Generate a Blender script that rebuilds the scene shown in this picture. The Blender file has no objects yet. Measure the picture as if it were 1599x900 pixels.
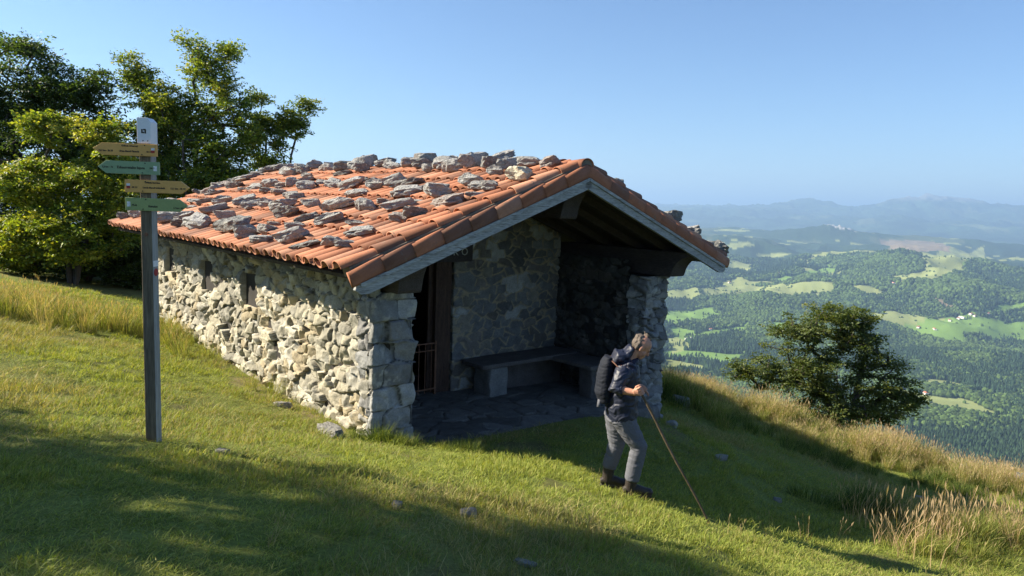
import bpy, bmesh, math, random
import numpy as np
from mathutils import Vector, Matrix, Euler
# ---------------------------------------------------------------- camera, world, sun, exposure
scene = bpy.context.scene
rad = math.radians
_F = np.array([0, math.cos(0.11676), -math.sin(0.11676)]); _r = np.array([1.0, 0, 0]); _u = np.cross(_r, _F)
_R = math.cos(0.03824) * _r + math.sin(0.03824) * _u; _U = -math.sin(0.03824) * _r + math.cos(0.03824) * _u
cam_data = bpy.data.cameras.new("camera"); cam = bpy.data.objects.new("camera", cam_data); scene.collection.objects.link(cam)
cam_data.sensor_width = 36.0; cam_data.lens = 1108.0 / 1599.0 * 36.0; cam_data.clip_start = 0.05; cam_data.clip_end = 120000.0
cam.matrix_world = Matrix(((_R[0], _U[0], -_F[0], 0), (_R[1], _U[1], -_F[1], 0), (_R[2], _U[2], -_F[2], 0), (0, 0, 0, 1)))
scene.camera = cam
SUN_DIR = Vector((0.8285, -0.0518, -0.5576)).normalized()       # the way the light travels
world = bpy.data.worlds.new("World"); scene.world = world; world.use_nodes = True
wn = world.node_tree; wn.nodes.clear()
sky = wn.nodes.new("ShaderNodeTexSky"); sky.sky_type = 'NISHITA'; sky.sun_disc = False
sky.sun_elevation = math.asin(-SUN_DIR.z); sky.sun_rotation = math.atan2(-SUN_DIR.x, -SUN_DIR.y)
sky.altitude = 900; sky.air_density = 1.15; sky.dust_density = 0.15; sky.ozone_density = 4.0
bg = wn.nodes.new("ShaderNodeBackground"); bg.inputs[1].default_value = 0.050
wo = wn.nodes.new("ShaderNodeOutputWorld"); tint = wn.nodes.new("ShaderNodeVectorMath"); tint.operation = 'MULTIPLY'; tint.inputs[1].default_value = (0.86, 0.95, 1.08)
wn.links.new(sky.outputs[0], tint.inputs[0]); wn.links.new(tint.outputs[0], bg.inputs[0]); wn.links.new(bg.outputs[0], wo.inputs[0])
sun_data = bpy.data.lights.new("sun", 'SUN'); sun_data.energy = 5.0; sun_data.angle = rad(0.55); sun_data.color = (1.0, 0.89, 0.70)
sun = bpy.data.objects.new("sun", sun_data); scene.collection.objects.link(sun)
sun.rotation_euler = SUN_DIR.to_track_quat('-Z', 'Y').to_euler()
vs = scene.view_settings; vs.view_transform = 'Standard'; vs.look = 'None'; vs.gamma = 1.0; vs.exposure = 1.6; vs.use_curve_mapping = False
scene.cycles.max_bounces = 8; scene.cycles.transparent_max_bounces = 8; scene.cycles.volume_bounces = 0
# ---------------------------------------------------------------- terrain as numbers (metres, camera height = 0)
PITCH, ROLL, YAW = 0.11676, 0.03824, 0.72299
P0 = np.array([-1.568, 8.0, 0.0])                        # front left corner of the hut
HB = np.array([math.cos(YAW), math.sin(YAW), 0.0])       # hut x: along the gable
HA = np.array([-math.sin(YAW), math.cos(YAW), 0.0])      # hut y: along the side wall, away
HW, HL, ZE, ZR, ES, EF, ER = 5.529, 8.699, -0.751, 0.509, 0.626, 0.633, 0.622
def hut2world(x, y, z=0.0):
    return P0 + HB * x + HA * y + np.array([0, 0, z])
def world2hut(X, Y):
    dx = X - P0[0]; dy = Y - P0[1]
    return dx * HB[0] + dy * HB[1], dx * HA[0] + dy * HA[1]

def _hash(ix, iy, seed):
    n = (ix.astype(np.int64) * 374761393 + iy.astype(np.int64) * 668265263 + seed * 1442695041) & 0xffffffff
    n = ((n ^ (n >> 13)) * 1274126177) & 0xffffffff
    return ((n ^ (n >> 16)) & 0xffffff) / float(0xffffff)
def vnoise(x, y, seed=0):
    x = np.asarray(x, float); y = np.asarray(y, float)
    ix = np.floor(x); iy = np.floor(y); fx = x - ix; fy = y - iy
    fx = fx * fx * fx * (fx * (fx * 6 - 15) + 10); fy = fy * fy * fy * (fy * (fy * 6 - 15) + 10)
    a = _hash(ix, iy, seed); b = _hash(ix + 1, iy, seed); c = _hash(ix, iy + 1, seed); d = _hash(ix + 1, iy + 1, seed)
    return (a * (1 - fx) + b * fx) * (1 - fy) + (c * (1 - fx) + d * fx) * fy
def fbm(x, y, seed=0, octv=4, gain=0.5):
    s = 0; a = 1.0; t = 0
    for k in range(octv):
        s = s + a * (vnoise(x * 2 ** k + 17.3 * k, y * 2 ** k - 9.1 * k, seed + k) - 0.5); t += a; a *= gain
    return s / t * 2          # about -1..1
def sstep(a, b, x):
    t = np.clip((x - a) / (b - a), 0, 1); return t * t * (3 - 2 * t)

# near ground: control points in hut coordinates (x, y, z)
CTRL = np.array([
 (0, 0, -2.78), (0, 1.3, -2.80), (0, 3.45, -2.80), (0, 6, -2.73), (0, 8.6, -2.64), (-.25, -1.83, -2.46), (.33, -2.1, -2.62), (.95, -2.5, -2.74),
 (1.35, -2.8, -2.83), (1.7, -3.0, -2.96), (2.5, -3.3, -3.22), (3.4, -3.5, -3.5), (8.24, 1.61, -3.79), (9.32, 1.27, -4.16), (10.6, .73, -4.68),
 (11.67, -.26, -4.94), (12.74, -1.23, -5.15), (13.59, -2.28, -5.31), (14.28, -3.31, -5.44), (10.5, -.9, -5.0), (10.6, -2.1, -5.1), (10.6, -3.2, -5.1), (10.5, -4.2, -5.05), (5.6, -.1, -3.58), (5.6, 2, -3.62),
 (1, -.35, -2.93), (3.0, -.35, -3.03), (4.6, -.35, -3.2), (1, 3, -3.05), (4, 3, -3.1), (2.5, 6, -3.0), (5.6, 6, -3.5), (7.21, -.21, -4.03),
 (-2.6, -1.04, -2.01), (-4.12, -7.04, -1.6), (-2.6, 3, -2.1), (-3.4, 8, -1.95), (-5.5, 8, -1.55), (-2, 12, -2.0),(-6,2.5,-1.45),(-8, -3, -0.9),
 (0, -6, -2.55), (3, -7, -3.25), (6, -6, -4.1), (-4.5, -10, -1.7), (-8, -8, -1.0), (9, -9, -4.8),
], float)
def _tps(d):
    return np.where(d > 1e-9, d * d * np.log(np.maximum(d, 1e-9)), 0)
_n = len(CTRL)
_K = _tps(np.hypot(CTRL[:, None, 0] - CTRL[None, :, 0], CTRL[:, None, 1] - CTRL[None, :, 1])) + np.eye(_n) * 0.25
_Pm = np.c_[np.ones(_n), CTRL[:, :2]]
_A = np.block([[_K, _Pm], [_Pm.T, np.zeros((3, 3))]])
_sol = np.linalg.solve(_A, np.r_[CTRL[:, 2], 0, 0, 0])
def z_rbf(X, Y):
    hx, hy = world2hut(X, Y)
    shp = hx.shape; hx = hx.ravel(); hy = hy.ravel(); out = np.zeros(len(hx))
    for s in range(0, len(hx), 60000):
        a = hx[s:s + 60000]; b = hy[s:s + 60000]
        out[s:s + 60000] = _tps(np.hypot(a[:, None] - CTRL[None, :, 0], b[:, None] - CTRL[None, :, 1])) @ _sol[:_n] + _sol[_n] + _sol[_n + 1] * a + _sol[_n + 2] * b
    return out.reshape(shp)
RC = 17.5
def z_near(X, Y, detail=True):
    r = np.hypot(X, Y); az = np.degrees(np.arctan2(X, Y))
    rc = np.minimum(r, RC); k = rc / np.maximum(r, 1e-6)
    z = z_rbf(X * k, Y * k)
    z = np.maximum(z, -6.2); z = np.minimum(z, 0.3)
    sl = 0.03 + 0.47 * sstep(0, 14, az) * (1 - sstep(110, 150, az)) + 0.1 * (1 - sstep(-40, -20, az)) * 0
    e = np.maximum(r - RC, 0)
    z = z - sl * e * (e / (e + 1.2)) - 0.02 * np.maximum(r - 60, 0) * 1
    if detail:
        w = np.exp(-r / 25.0)
        hx, hy = world2hut(X, Y)
        flat = sstep(-1.2, -.5, hy) * sstep(-.6, 0, hx) * (1 - sstep(6, 7, hx)) * (1 - sstep(HL, HL + .5, hy))
        z = z + w * (1 - .9 * flat) * (0.045 * fbm(X / 1.1, Y / 1.1, 5, 3) + 0.02 * fbm(X / .28, Y / .28, 9, 2))
        z = z + .34 * np.exp(-(((X - 6.4) / 1.7) ** 2 + ((Y - 8.1) / .9) ** 2))
    return z
# far country: heights (m) over range (km) for a few bearings; ridge crests of the two far ranges by bearing
FR = np.log(np.array([1.2, 1.6, 2.2, 3.0, 4.2, 5.0, 6.0, 7.0, 8.0, 9.5, 11.0, 12.5, 14.5, 18.0, 23.0, 28.0, 36.0, 60.0]))
FAZ = np.array([10., 17., 24., 30.4, 36.])
FZ = np.array([
 [-600, -645, -650, -650, -620, -590, -560, -500, -440, -335, -420, -1e4, -350, -400, -150, 1e4, 100, 0],
 [-600, -645, -650, -650, -620, -590, -560, -500, -430, -335, -420, -1e4, -350, -400, -150, 1e4, 100, 0],
 [-600, -645, -655, -640, -600, -540, -490, -430, -375, -450, -420, -1e4, -300, -400, -150, 1e4, 100, 0],
 [-600, -645, -660, -650, -650, -570, -420, -306, -400, -430, -420, -1e4, -350, -400, -150, 1e4, 200, 0],
 [-600, -645, -665, -660, -665, -610, -450, -400, -450, -460, -480, -1e4, -420, -400, -150, 1e4, 200, 0]], float)
RB_AZ = np.array([8, 14, 16.6, 19.8, 22, 23.4, 23.8, 25.5, 28.4, 32.3, 34.4, 35.8, 45]); RB_Z = np.array([-330, -300, -270, -290, -200, -150, -155, -225, -270, -250, -330, -375, -450])
RA_AZ = np.array([5, 12, 15.5, 18, 19.8, 22.5, 24.7, 26.4, 27.6, 30, 32.2, 35, 36.5, 40, 50]); RA_Z = np.array([300, 330, 420, 400, 480, 690, 440, 560, 800, 950, 830, 740, 660, 500, 400])
def z_far(X, Y, detail=True):
    r = np.hypot(X, Y); az = np.clip(np.degrees(np.arctan2(X, Y)), 10, 36); azr = np.degrees(np.arctan2(X, Y))
    lr = np.log(np.maximum(r, 1200) / 1000.0)
    rb = np.interp(azr, RB_AZ, RB_Z); ra = np.interp(azr, RA_AZ, RA_Z) - 330
    i = np.clip(np.searchsorted(FR, lr) - 1, 0, len(FR) - 2); t = np.clip((lr - FR[i]) / (FR[i + 1] - FR[i]), 0, 1); t = t * t * (3 - 2 * t)
    j = np.clip(np.searchsorted(FAZ, az) - 1, 0, len(FAZ) - 2); u = np.clip((az - FAZ[j]) / (FAZ[j + 1] - FAZ[j]), 0, 1); u = u * u * (3 - 2 * u)
    def g(jj, ii):
        v = FZ[jj, ii]; v = np.where(v < -5000, rb, v); return np.where(v > 5000, ra, v)
    z = (g(j, i) * (1 - t) + g(j, i + 1) * t) * (1 - u) + (g(j + 1, i) * (1 - t) + g(j + 1, i + 1) * t) * u
    if detail:
        A = 14 + 84 * sstep(2.8, 5.5, r / 1000); n1 = fbm(X / 1300., Y / 1300., 21, 6, .55) + .35 - .9 * np.abs(fbm(X / 900., Y / 900., 24, 4, .55))
        z = z + sstep(9, 11.5, r / 1000) * (1 - sstep(15, 18, r / 1000)) * 45 * fbm(X / 700., Y / 700., 28, 4, .6)
        mtn = sstep(17, 24, r / 1000); z = z + mtn * (110 - 260 * np.abs(fbm(X / 1100., Y / 1100., 38, 5, .6)) + 45 * fbm(X / 260., Y / 260., 39, 3))
        oc = np.exp(-((X - 5140) / 330) ** 2 - ((Y - 11400) / 420) ** 2); z = z + oc * (30 + 70 * fbm(X / 90., Y / 90., 29, 3))
        z = z + A * 1.6 * n1 * (1 - sstep(10, 12, r / 1000) * .6) + sstep(16, 24, r / 1000) * (230 * fbm(X / 3500., Y / 3500., 31, 6, .58) + 120 - 330 * np.abs(fbm(X / 2600., Y / 2600., 35, 5, .6)))
    return z
def ground(X, Y, detail=True):
    X = np.asarray(X, float); Y = np.asarray(Y, float); r = np.hypot(X, Y)
    zn = z_near(X, Y, detail); zf = z_far(X, Y, detail)
    az = np.degrees(np.arctan2(X, Y))
    w = sstep(900, 1700, r)
    return np.maximum(zn, -700) * (1 - w) + zf * w
FIELDS = [(1,[(1084,4893),(1352,5062),(1593,5147),(1541,5028),(1363,4832),(1139,4745),(1061,4777)]),(0,[(936,4182),(1037,4434),(1270,4509),(1237,4347),(990,3974),(862,3839)]),(0,[(973,3630),(1093,3737),(1250,3900),(1368,4081),(1226,3737),(980,3559)]),(0,[(727,3204),(887,3201),(1046,3182),(926,2984),(834,3002),(696,3057)]),(0,[(2164,5695),(2381,5814),(2507,5926),(2868,6461),(2665,5905),(2463,5813),(2248,5576)]),(1,[(1820,5546),(2030,5590),(1957,5518),(1823,5406)]),(1,[(2394,5010),(2501,4977),(2575,4878),(2447,4859)]),(1,[(4077,7025),(5073,8418),(6284,9588),(5322,8135),(3539,5721),(3332,5605)]),(1,[(3614,5746),(5806,8715),(5834,8640),(3658,5750)]),(1,[(3038,5472),(3195,5468),(3513,5711),(3535,5695),(3178,5340),(3024,5356)]),(0,[(2504,4154),(2653,4278),(3089,4229),(2983,4071),(2847,4062),(2574,4000),(2551,3936),(2459,3946),(2335,4135)]),(0,[(3082,4433),(3247,4473),(3200,4402),(2978,4365)]),(1,[(1519,2612),(1591,2574),(1657,2532),(1692,2440),(1682,2386),(1650,2390),(1589,2423),(1503,2470),(1472,2526)]),(0,[(1507,4018),(1606,4074),(1499,3794),(1433,3761)]),(1,[(845,3574),(911,3535),(848,3327),(738,3201)]),(1,[(2525,8382),(2752,8456),(2795,8313),(2556,8191)]),(2,[(5466,10454),(5917,10449),(6107,10215),(5345,8880),(4764,8722)]),(1,[(1504,5289),(1714,5617),(1772,5578),(1640,5301)]),(1,[(2965,5492),(3064,5362),(3029,5171),(2722,4940)]),(2,[(2754,4679),(2797,4584),(2815,4451),(2761,4493)]),(0,[(2761,4358),(2920,4346),(2987,4353),(2749,4312)]),(1,[(681,2989),(792,2921),(820,2829),(643,2811)]),(1,[(2727,6917),(2887,6896),(2800,6655),(2714,6761)]),(1,[(4030,5695),(4153,5758),(4085,5660)]),(0,[(911,3437),(834,3705),(903,3779),(968,3715)])]
HOUSES = [(1714, 5583, 0, 5840), (1158, 4757, 0, 4896), (896, 3522, 1, 3634), (3211, 7059, 0, 7755), (3222, 6977, 0, 7685), (2675, 4963, 1, 5638), (2174, 5778, 0, 6174), (2762, 4309, 1, 5118), (2834, 4340, 0, 5183), (2840, 4314, 0, 5165), (2391, 4118, 1, 4762), (2658, 4260, 0, 5021), (2456, 4066, 1, 4750), (1559, 2592, 0, 3025), (1177, 5331, 0, 5459), (2938, 4338, 0, 5239), (1067, 3747, 0, 3896), (2733, 4297, 0, 5092)]
ROCKS = [(-0.35,0.02,0.24,0.08),(-0.35,0.31,0.26,0.11),(-0.04,0.27,0.34,0.11),(-0.46,0.76,0.37,0.06),(-0.38,1.3,0.39,0.16),(-0.06,1.96,0.26,0.09),(-0.55,1.87,0.29,0.1),(-0.48,2.58,0.3,0.18),(-0.3,2.32,0.24,0.13),(-0.34,3.39,0.54,0.21),(-0.07,4.52,0.33,0.16),(-0.41,4.76,0.47,0.24),(-0.44,5.55,0.3,0.11),(-0.2,6.16,0.34,0.15),(-0.36,6.49,0.46,0.21),(-0.37,8.61,0.31,0.17),(-0.22,9.66,0.41,0.21),(-0.51,9.54,0.21,0.14),(0.18,5.77,0.47,0.13),(0.52,7.83,0.31,0.09),(0.25,7.29,0.29,0.07),(0.55,6.46,0.36,0.16),(0.51,7.2,0.32,0.1),(0.63,5.54,0.41,0.15),(0.45,4.79,0.26,0.11),(0.46,4.77,0.28,0.13),(0.51,4.35,0.23,0.18),(0.49,3.66,0.38,0.17),(0.26,2.89,0.35,0.16),(-0.05,2.67,0.18,0.06),(0.18,2.13,0.35,0.1),(0.17,1.44,0.38,0.15),(0.65,2.95,0.29,0.13),(0.66,2.13,0.49,0.17),(0.69,1.4,0.29,0.16),(0.94,1.4,0.17,0.08),(0.21,0.83,0.24,0.07),(0.79,0.77,0.43,0.12),(0.58,0.09,0.29,0.12),(0.43,0.19,0.23,0.1),(1.04,0.73,0.23,0.04),(1.24,1.3,0.42,0.16),(1.62,1.86,0.47,0.12),(1.24,0.57,0.33,0.18),(1.0,0.0,0.37,0.12),(1.21,2.58,0.39,0.11),(0.92,4.13,0.29,0.12),(1.12,5.23,0.27,0.11),(1.2,5.92,0.26,0.1),(1.06,8.87,0.36,0.11),(1.0,10.25,0.29,0.1),(1.38,10.13,0.38,0.11),(1.36,9.21,0.28,0.12),(1.48,9.0,0.31,0.13),(1.43,8.16,0.38,0.13),(1.24,7.17,0.28,0.08),(1.35,6.91,0.35,0.13),(1.54,6.57,0.37,0.17),(1.46,5.96,0.29,0.12),(1.55,5.7,0.21,0.18),(1.79,5.63,0.34,0.09),(1.38,4.7,0.31,0.17),(1.64,4.65,0.2,0.11),(1.55,4.03,0.3,0.16),(1.57,3.38,0.44,0.15),(1.5,2.57,0.29,0.18),(1.69,2.36,0.39,0.15),(2.07,6.15,0.21,0.11),(1.66,0.41,0.3,0.17),(1.56,0.11,0.27,0.11),(1.55,-0.13,0.22,0.12),(1.27,-0.21,0.23,0.07),(1.04,-0.12,0.17,0.11),(1.92,-0.24,0.29,0.17),(2.1,0.45,0.23,0.15),(2.38,0.51,0.3,0.17),(2.71,1.04,0.4,0.16),(2.71,0.53,0.24,0.08),(2.47,0.17,0.31,0.13),(2.44,-0.22,0.32,0.14),(2.45,1.03,0.24,0.17),(2.51,1.46,0.4,0.24),(2.71,1.39,0.23,0.1),(2.59,2.09,0.24,0.17),(2.49,2.12,0.44,0.2),(2.69,2.99,0.36,0.2),(2.71,2.58,0.23,0.09),(2.61,3.37,0.28,0.17),(2.71,3.58,0.1,0.07),(2.71,3.28,0.1,0.06),(2.52,3.76,0.31,0.13),(2.74,4.38,0.37,0.12),(2.66,4.86,0.33,0.24),(2.5,4.97,0.31,0.22),(2.47,5.4,0.39,0.19),(2.21,4.93,0.33,0.08),(2.49,6.04,0.28,0.15),(2.44,6.16,0.23,0.13),(2.63,7.0,0.32,0.2),(2.71,7.01,0.19,0.09),(2.43,7.12,0.24,0.16),(2.17,7.23,0.37,0.2),(2.64,8.17,0.31,0.14),(2.57,8.82,0.44,0.15),(2.47,9.38,0.36,0.13),(2.23,8.94,0.26,0.09),(2.71,8.81,0.35,0.12),(2.71,9.35,0.33,0.1),(1.88,8.87,0.43,0.12),(1.94,9.89,0.36,0.1),(1.76,10.0,0.3,0.1),(2.27,10.29,0.34,0.1),(2.66,10.37,0.34,0.11)]
ROCKS_R = [(3.22, -0.3, 0.13, 0.06, 0.55), (3.37, -0.3, 0.11, 0.04, 0.46), (3.73, -0.3, 0.2, 0.1, 0.33), (4.52, -0.3, 0.12, 0.05, 0.06), (4.78, -0.3, 0.12, 0.04, -0.02), (5.08, -0.3, 0.24, 0.15, -0.08), (5.54, -0.3, 0.32, 0.1, -0.26), (6.06, -0.3, 0.23, 0.08, -0.43), (6.41, -0.3, 0.31, 0.17, -0.51)]
CROWNS = {'A':([[-14.81,21.5,3.02,1.14,1.33],[-13.55,21.43,2.41,0.95,1.14],[-12.52,21.46,2.73,0.66,0.76],[-14.16,21.26,0.97,1.71,1.33],[-12.45,21.27,1.04,1.14,1.14],[-15.04,21.06,-0.76,1.52,1.33],[-16.46,21.34,1.64,1.33,2.08],[-15.99,21.05,-0.79,1.52,1.71]],[-13.97,20.67]),'B':([[-11.42,17.78,1.37,0.71,0.39],[-11.77,17.62,0.03,0.95,0.63],[-10.35,17.64,0.16,0.79,0.63],[-10.78,17.49,-1.11,1.26,0.71],[-12.19,17.46,-1.4,0.95,0.63],[-9.46,17.56,-0.51,0.47,0.79],[-10.16,17.77,1.26,0.47,0.39],[-9.98,17.7,0.72,0.55,0.47]],[-10.86,17.26]),'C':([[-11.83,18.86,-2.32,1.89,0.94],[-10.03,18.87,-2.25,0.48,1.03],[-13.36,18.81,-2.72,1.2,0.6],[-14.74,18.84,-2.43,1.03,1.03],[-10.67,18.98,-1.26,0.86,1.03]],[-11.44,18.72]),'D':([[-11.58,22.06,3.52,0.5,0.62],[-10.87,21.95,2.58,0.81,0.81],[-9.55,22.09,3.79,0.78,0.58],[-10.07,21.9,2.13,1.07,0.87],[-8.93,21.97,2.75,0.81,0.87],[-10.8,21.76,0.94,0.97,0.78],[-9.26,21.78,1.1,0.97,0.78],[-8.22,21.87,1.91,0.54,0.68],[-9.97,22.17,4.48,0.43,0.27],[-8.83,22.15,4.26,0.43,0.27],[-11.13,21.86,1.8,0.78,0.58],[-9.8,21.67,0.21,1.36,0.58],[-10.87,21.68,0.26,0.97,0.68],[-8.84,21.7,0.44,0.87,0.49],[-8.19,21.78,1.14,0.58,0.39]],[-9.72,21.42]),'E':([[-8.07,22.93,2.32,0.49,0.37],[-7.2,22.94,2.45,0.49,0.37],[-6.64,22.99,2.88,0.37,0.24],[-7.63,22.85,1.63,0.41,0.32],[-8.3,23.01,3.02,0.28,0.2],[-7.38,22.89,2.04,0.45,0.28],[-6.98,22.91,2.16,0.41,0.24],[-7.85,22.77,1.02,0.57,0.32],[-8.39,22.87,1.8,0.41,0.41]],[-7.64,22.43]),'F':([[8.89,19.79,-2.98,1.12,0.58],[7.91,19.73,-3.46,0.81,0.54],[9.9,19.72,-3.57,0.81,0.63],[6.95,19.64,-4.22,0.69,0.36],[8.49,19.63,-4.34,1.08,0.72],[10.03,19.6,-4.55,0.9,0.69],[10.93,19.62,-4.43,0.51,0.63],[11.41,19.54,-5.09,0.45,0.29],[9.16,19.5,-5.39,1.26,0.54],[6.51,19.61,-4.5,0.4,0.18],[7.6,19.58,-4.73,0.81,0.45],[10.69,19.51,-5.33,0.72,0.54],[9.6,19.8,-2.86,0.72,0.45]],[9.71,19.47])}
# ---------------------------------------------------------------- helpers
col = scene.collection
random.seed(7); RNG = np.random.default_rng(7)
def tag(o, label=None, cat=None, group=None, kind=None):
    if label: o["label"] = label
    if cat: o["category"] = cat
    if group: o["group"] = group
    if kind: o["kind"] = kind
    return o
def empty(name, loc=(0, 0, 0), rz=0.0):
    o = bpy.data.objects.new(name, None); o.location = loc; o.rotation_euler = (0, 0, rz); o.empty_display_size = 0.2
    col.objects.link(o); return o
def mesh_np(name, V, Fc, m=None, parent=None, smooth=False, fcol=None, vcol=None):
    """V (n,3); Fc (k,4) or (k,3) int array, or a list of such arrays; fcol / vcol: colours per face / vertex"""
    V = np.asarray(V, np.float32); Fs = Fc if isinstance(Fc, list) else [Fc]; Fs = [np.asarray(f, np.int32) for f in Fs if len(f)]
    me = bpy.data.meshes.new(name); me.vertices.add(len(V)); me.vertices.foreach_set("co", V.ravel())
    li = np.concatenate([f.ravel() for f in Fs]); tot = np.concatenate([np.full(len(f), f.shape[1], np.int32) for f in Fs])
    st = np.concatenate([[0], np.cumsum(tot)[:-1]]).astype(np.int32)
    me.loops.add(len(li)); me.loops.foreach_set("vertex_index", li); me.polygons.add(len(tot))
    me.polygons.foreach_set("loop_start", st); me.polygons.foreach_set("loop_total", tot)
    me.polygons.foreach_set("use_smooth", np.full(len(tot), bool(smooth)))
    me.update(calc_edges=True)
    if fcol is not None:
        a = me.attributes.new("col", 'FLOAT_COLOR', 'CORNER'); c = np.repeat(np.c_[fcol, np.ones(len(fcol))], tot, axis=0); a.data.foreach_set("color", c.astype(np.float32).ravel())
    if vcol is not None:
        a = me.attributes.new("col", 'FLOAT_COLOR', 'POINT'); a.data.foreach_set("color", np.c_[vcol, np.ones(len(vcol))].astype(np.float32).ravel())
    o = bpy.data.objects.new(name, me); col.objects.link(o)
    if m: me.materials.append(m)
    if parent: o.parent = parent
    return o
class MB:
    """collects vertices and faces in numpy-friendly lists, built as ONE mesh"""
    def __init__(s): s.v = []; s.q = []; s.t = []; s.n = 0; s.cq = []; s.ct = []
    def add(s, V, Q=(), T=(), c=(1, 1, 1)):
        s.v.append(np.asarray(V, float).reshape(-1, 3))
        if len(Q): s.q.append(np.asarray(Q, int) + s.n); s.cq.append(np.tile(c, (len(Q), 1)))
        if len(T): s.t.append(np.asarray(T, int) + s.n); s.ct.append(np.tile(c, (len(T), 1)))
        s.n += len(s.v[-1]); return s
    def box(s, a, b, c=(1, 1, 1), M=None):
        a = np.array(a, float); b = np.array(b, float)
        V = np.array([[x, y, z] for z in (a[2], b[2]) for y in (a[1], b[1]) for x in (a[0], b[0])])
        if M is not None: V = V @ np.array(M.to_3x3()).T + np.array(M.translation)
        return s.add(V, [(0, 2, 3, 1), (4, 5, 7, 6), (0, 1, 5, 4), (2, 6, 7, 3), (0, 4, 6, 2), (1, 3, 7, 5)], c=c)
    def tube(s, pts, rr, n=8, c=(1, 1, 1), cap=True):
        pts = np.asarray(pts, float); rr = np.broadcast_to(rr, (len(pts),)); V = []
        for i, p in enumerate(pts):
            d = pts[min(i + 1, len(pts) - 1)] - pts[max(i - 1, 0)]; d = d / (np.linalg.norm(d) + 1e-9)
            a = np.cross(d, [0, 0, 1.0] if abs(d[2]) < .9 else [1.0, 0, 0]); a /= np.linalg.norm(a); b = np.cross(d, a)
            for k in range(n): w = 2 * math.pi * k / n; V.append(p + rr[i] * (a * math.cos(w) + b * math.sin(w)))
        Q = [(i * n + k, i * n + (k + 1) % n, (i + 1) * n + (k + 1) % n, (i + 1) * n + k) for i in range(len(pts) - 1) for k in range(n)]
        T = []
        if cap:
            V += [pts[0], pts[-1]]; e = len(pts) * n
            for k in range(n): T += [(e, (k + 1) % n, k), (e + 1, (len(pts) - 1) * n + k, (len(pts) - 1) * n + (k + 1) % n)]
        return s.add(V, Q, T, c)
    def prism(s, poly, y0, y1, axes=(0, 2, 1), c=(1, 1, 1)):
        """poly: list of 2D points in the plane axes[0], axes[1]; extruded along axes[2]"""
        n = len(poly); V = np.zeros((2 * n, 3))
        for i, p in enumerate(poly):
            for k, y in enumerate((y0, y1)): V[k * n + i, axes[0]] = p[0]; V[k * n + i, axes[1]] = p[1]; V[k * n + i, axes[2]] = y
        cen = np.zeros((2, 3)); cen[0] = V[:n].mean(0); cen[1] = V[n:].mean(0)
        Q = [(i, (i + 1) % n, n + (i + 1) % n, n + i) for i in range(n)]; T = [(2 * n, (i + 1) % n, i) for i in range(n)] + [(2 * n + 1, n + i, n + (i + 1) % n) for i in range(n)]
        return s.add(np.r_[V, cen], Q, T, c)
    def build(s, name, m=None, parent=None, smooth=False, recalc=True):
        fs = []; cs = []
        if s.q: fs.append(np.concatenate(s.q)); cs.append(np.concatenate(s.cq))
        if s.t: fs.append(np.concatenate(s.t)); cs.append(np.concatenate(s.ct))
        o = mesh_np(name, np.concatenate(s.v), fs, m, parent, smooth, fcol=np.concatenate(cs))
        if recalc:
            bm = bmesh.new(); bm.from_mesh(o.data); bmesh.ops.recalc_face_normals(bm, faces=bm.faces); bm.to_mesh(o.data); bm.free()
        return o
def bevel(o, w=0.004, seg=2):
    bm = bmesh.new(); bm.from_mesh(o.data); bmesh.ops.remove_doubles(bm, verts=bm.verts, dist=1e-5)
    bmesh.ops.bevel(bm, geom=[e for e in bm.edges if len(e.link_faces) == 2 and e.calc_face_angle(0) > .5], offset=w, segments=seg, affect='EDGES', profile=.6)
    bm.to_mesh(o.data); bm.free(); return o
def set_parent(o, p): o.parent = p; return o
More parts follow.
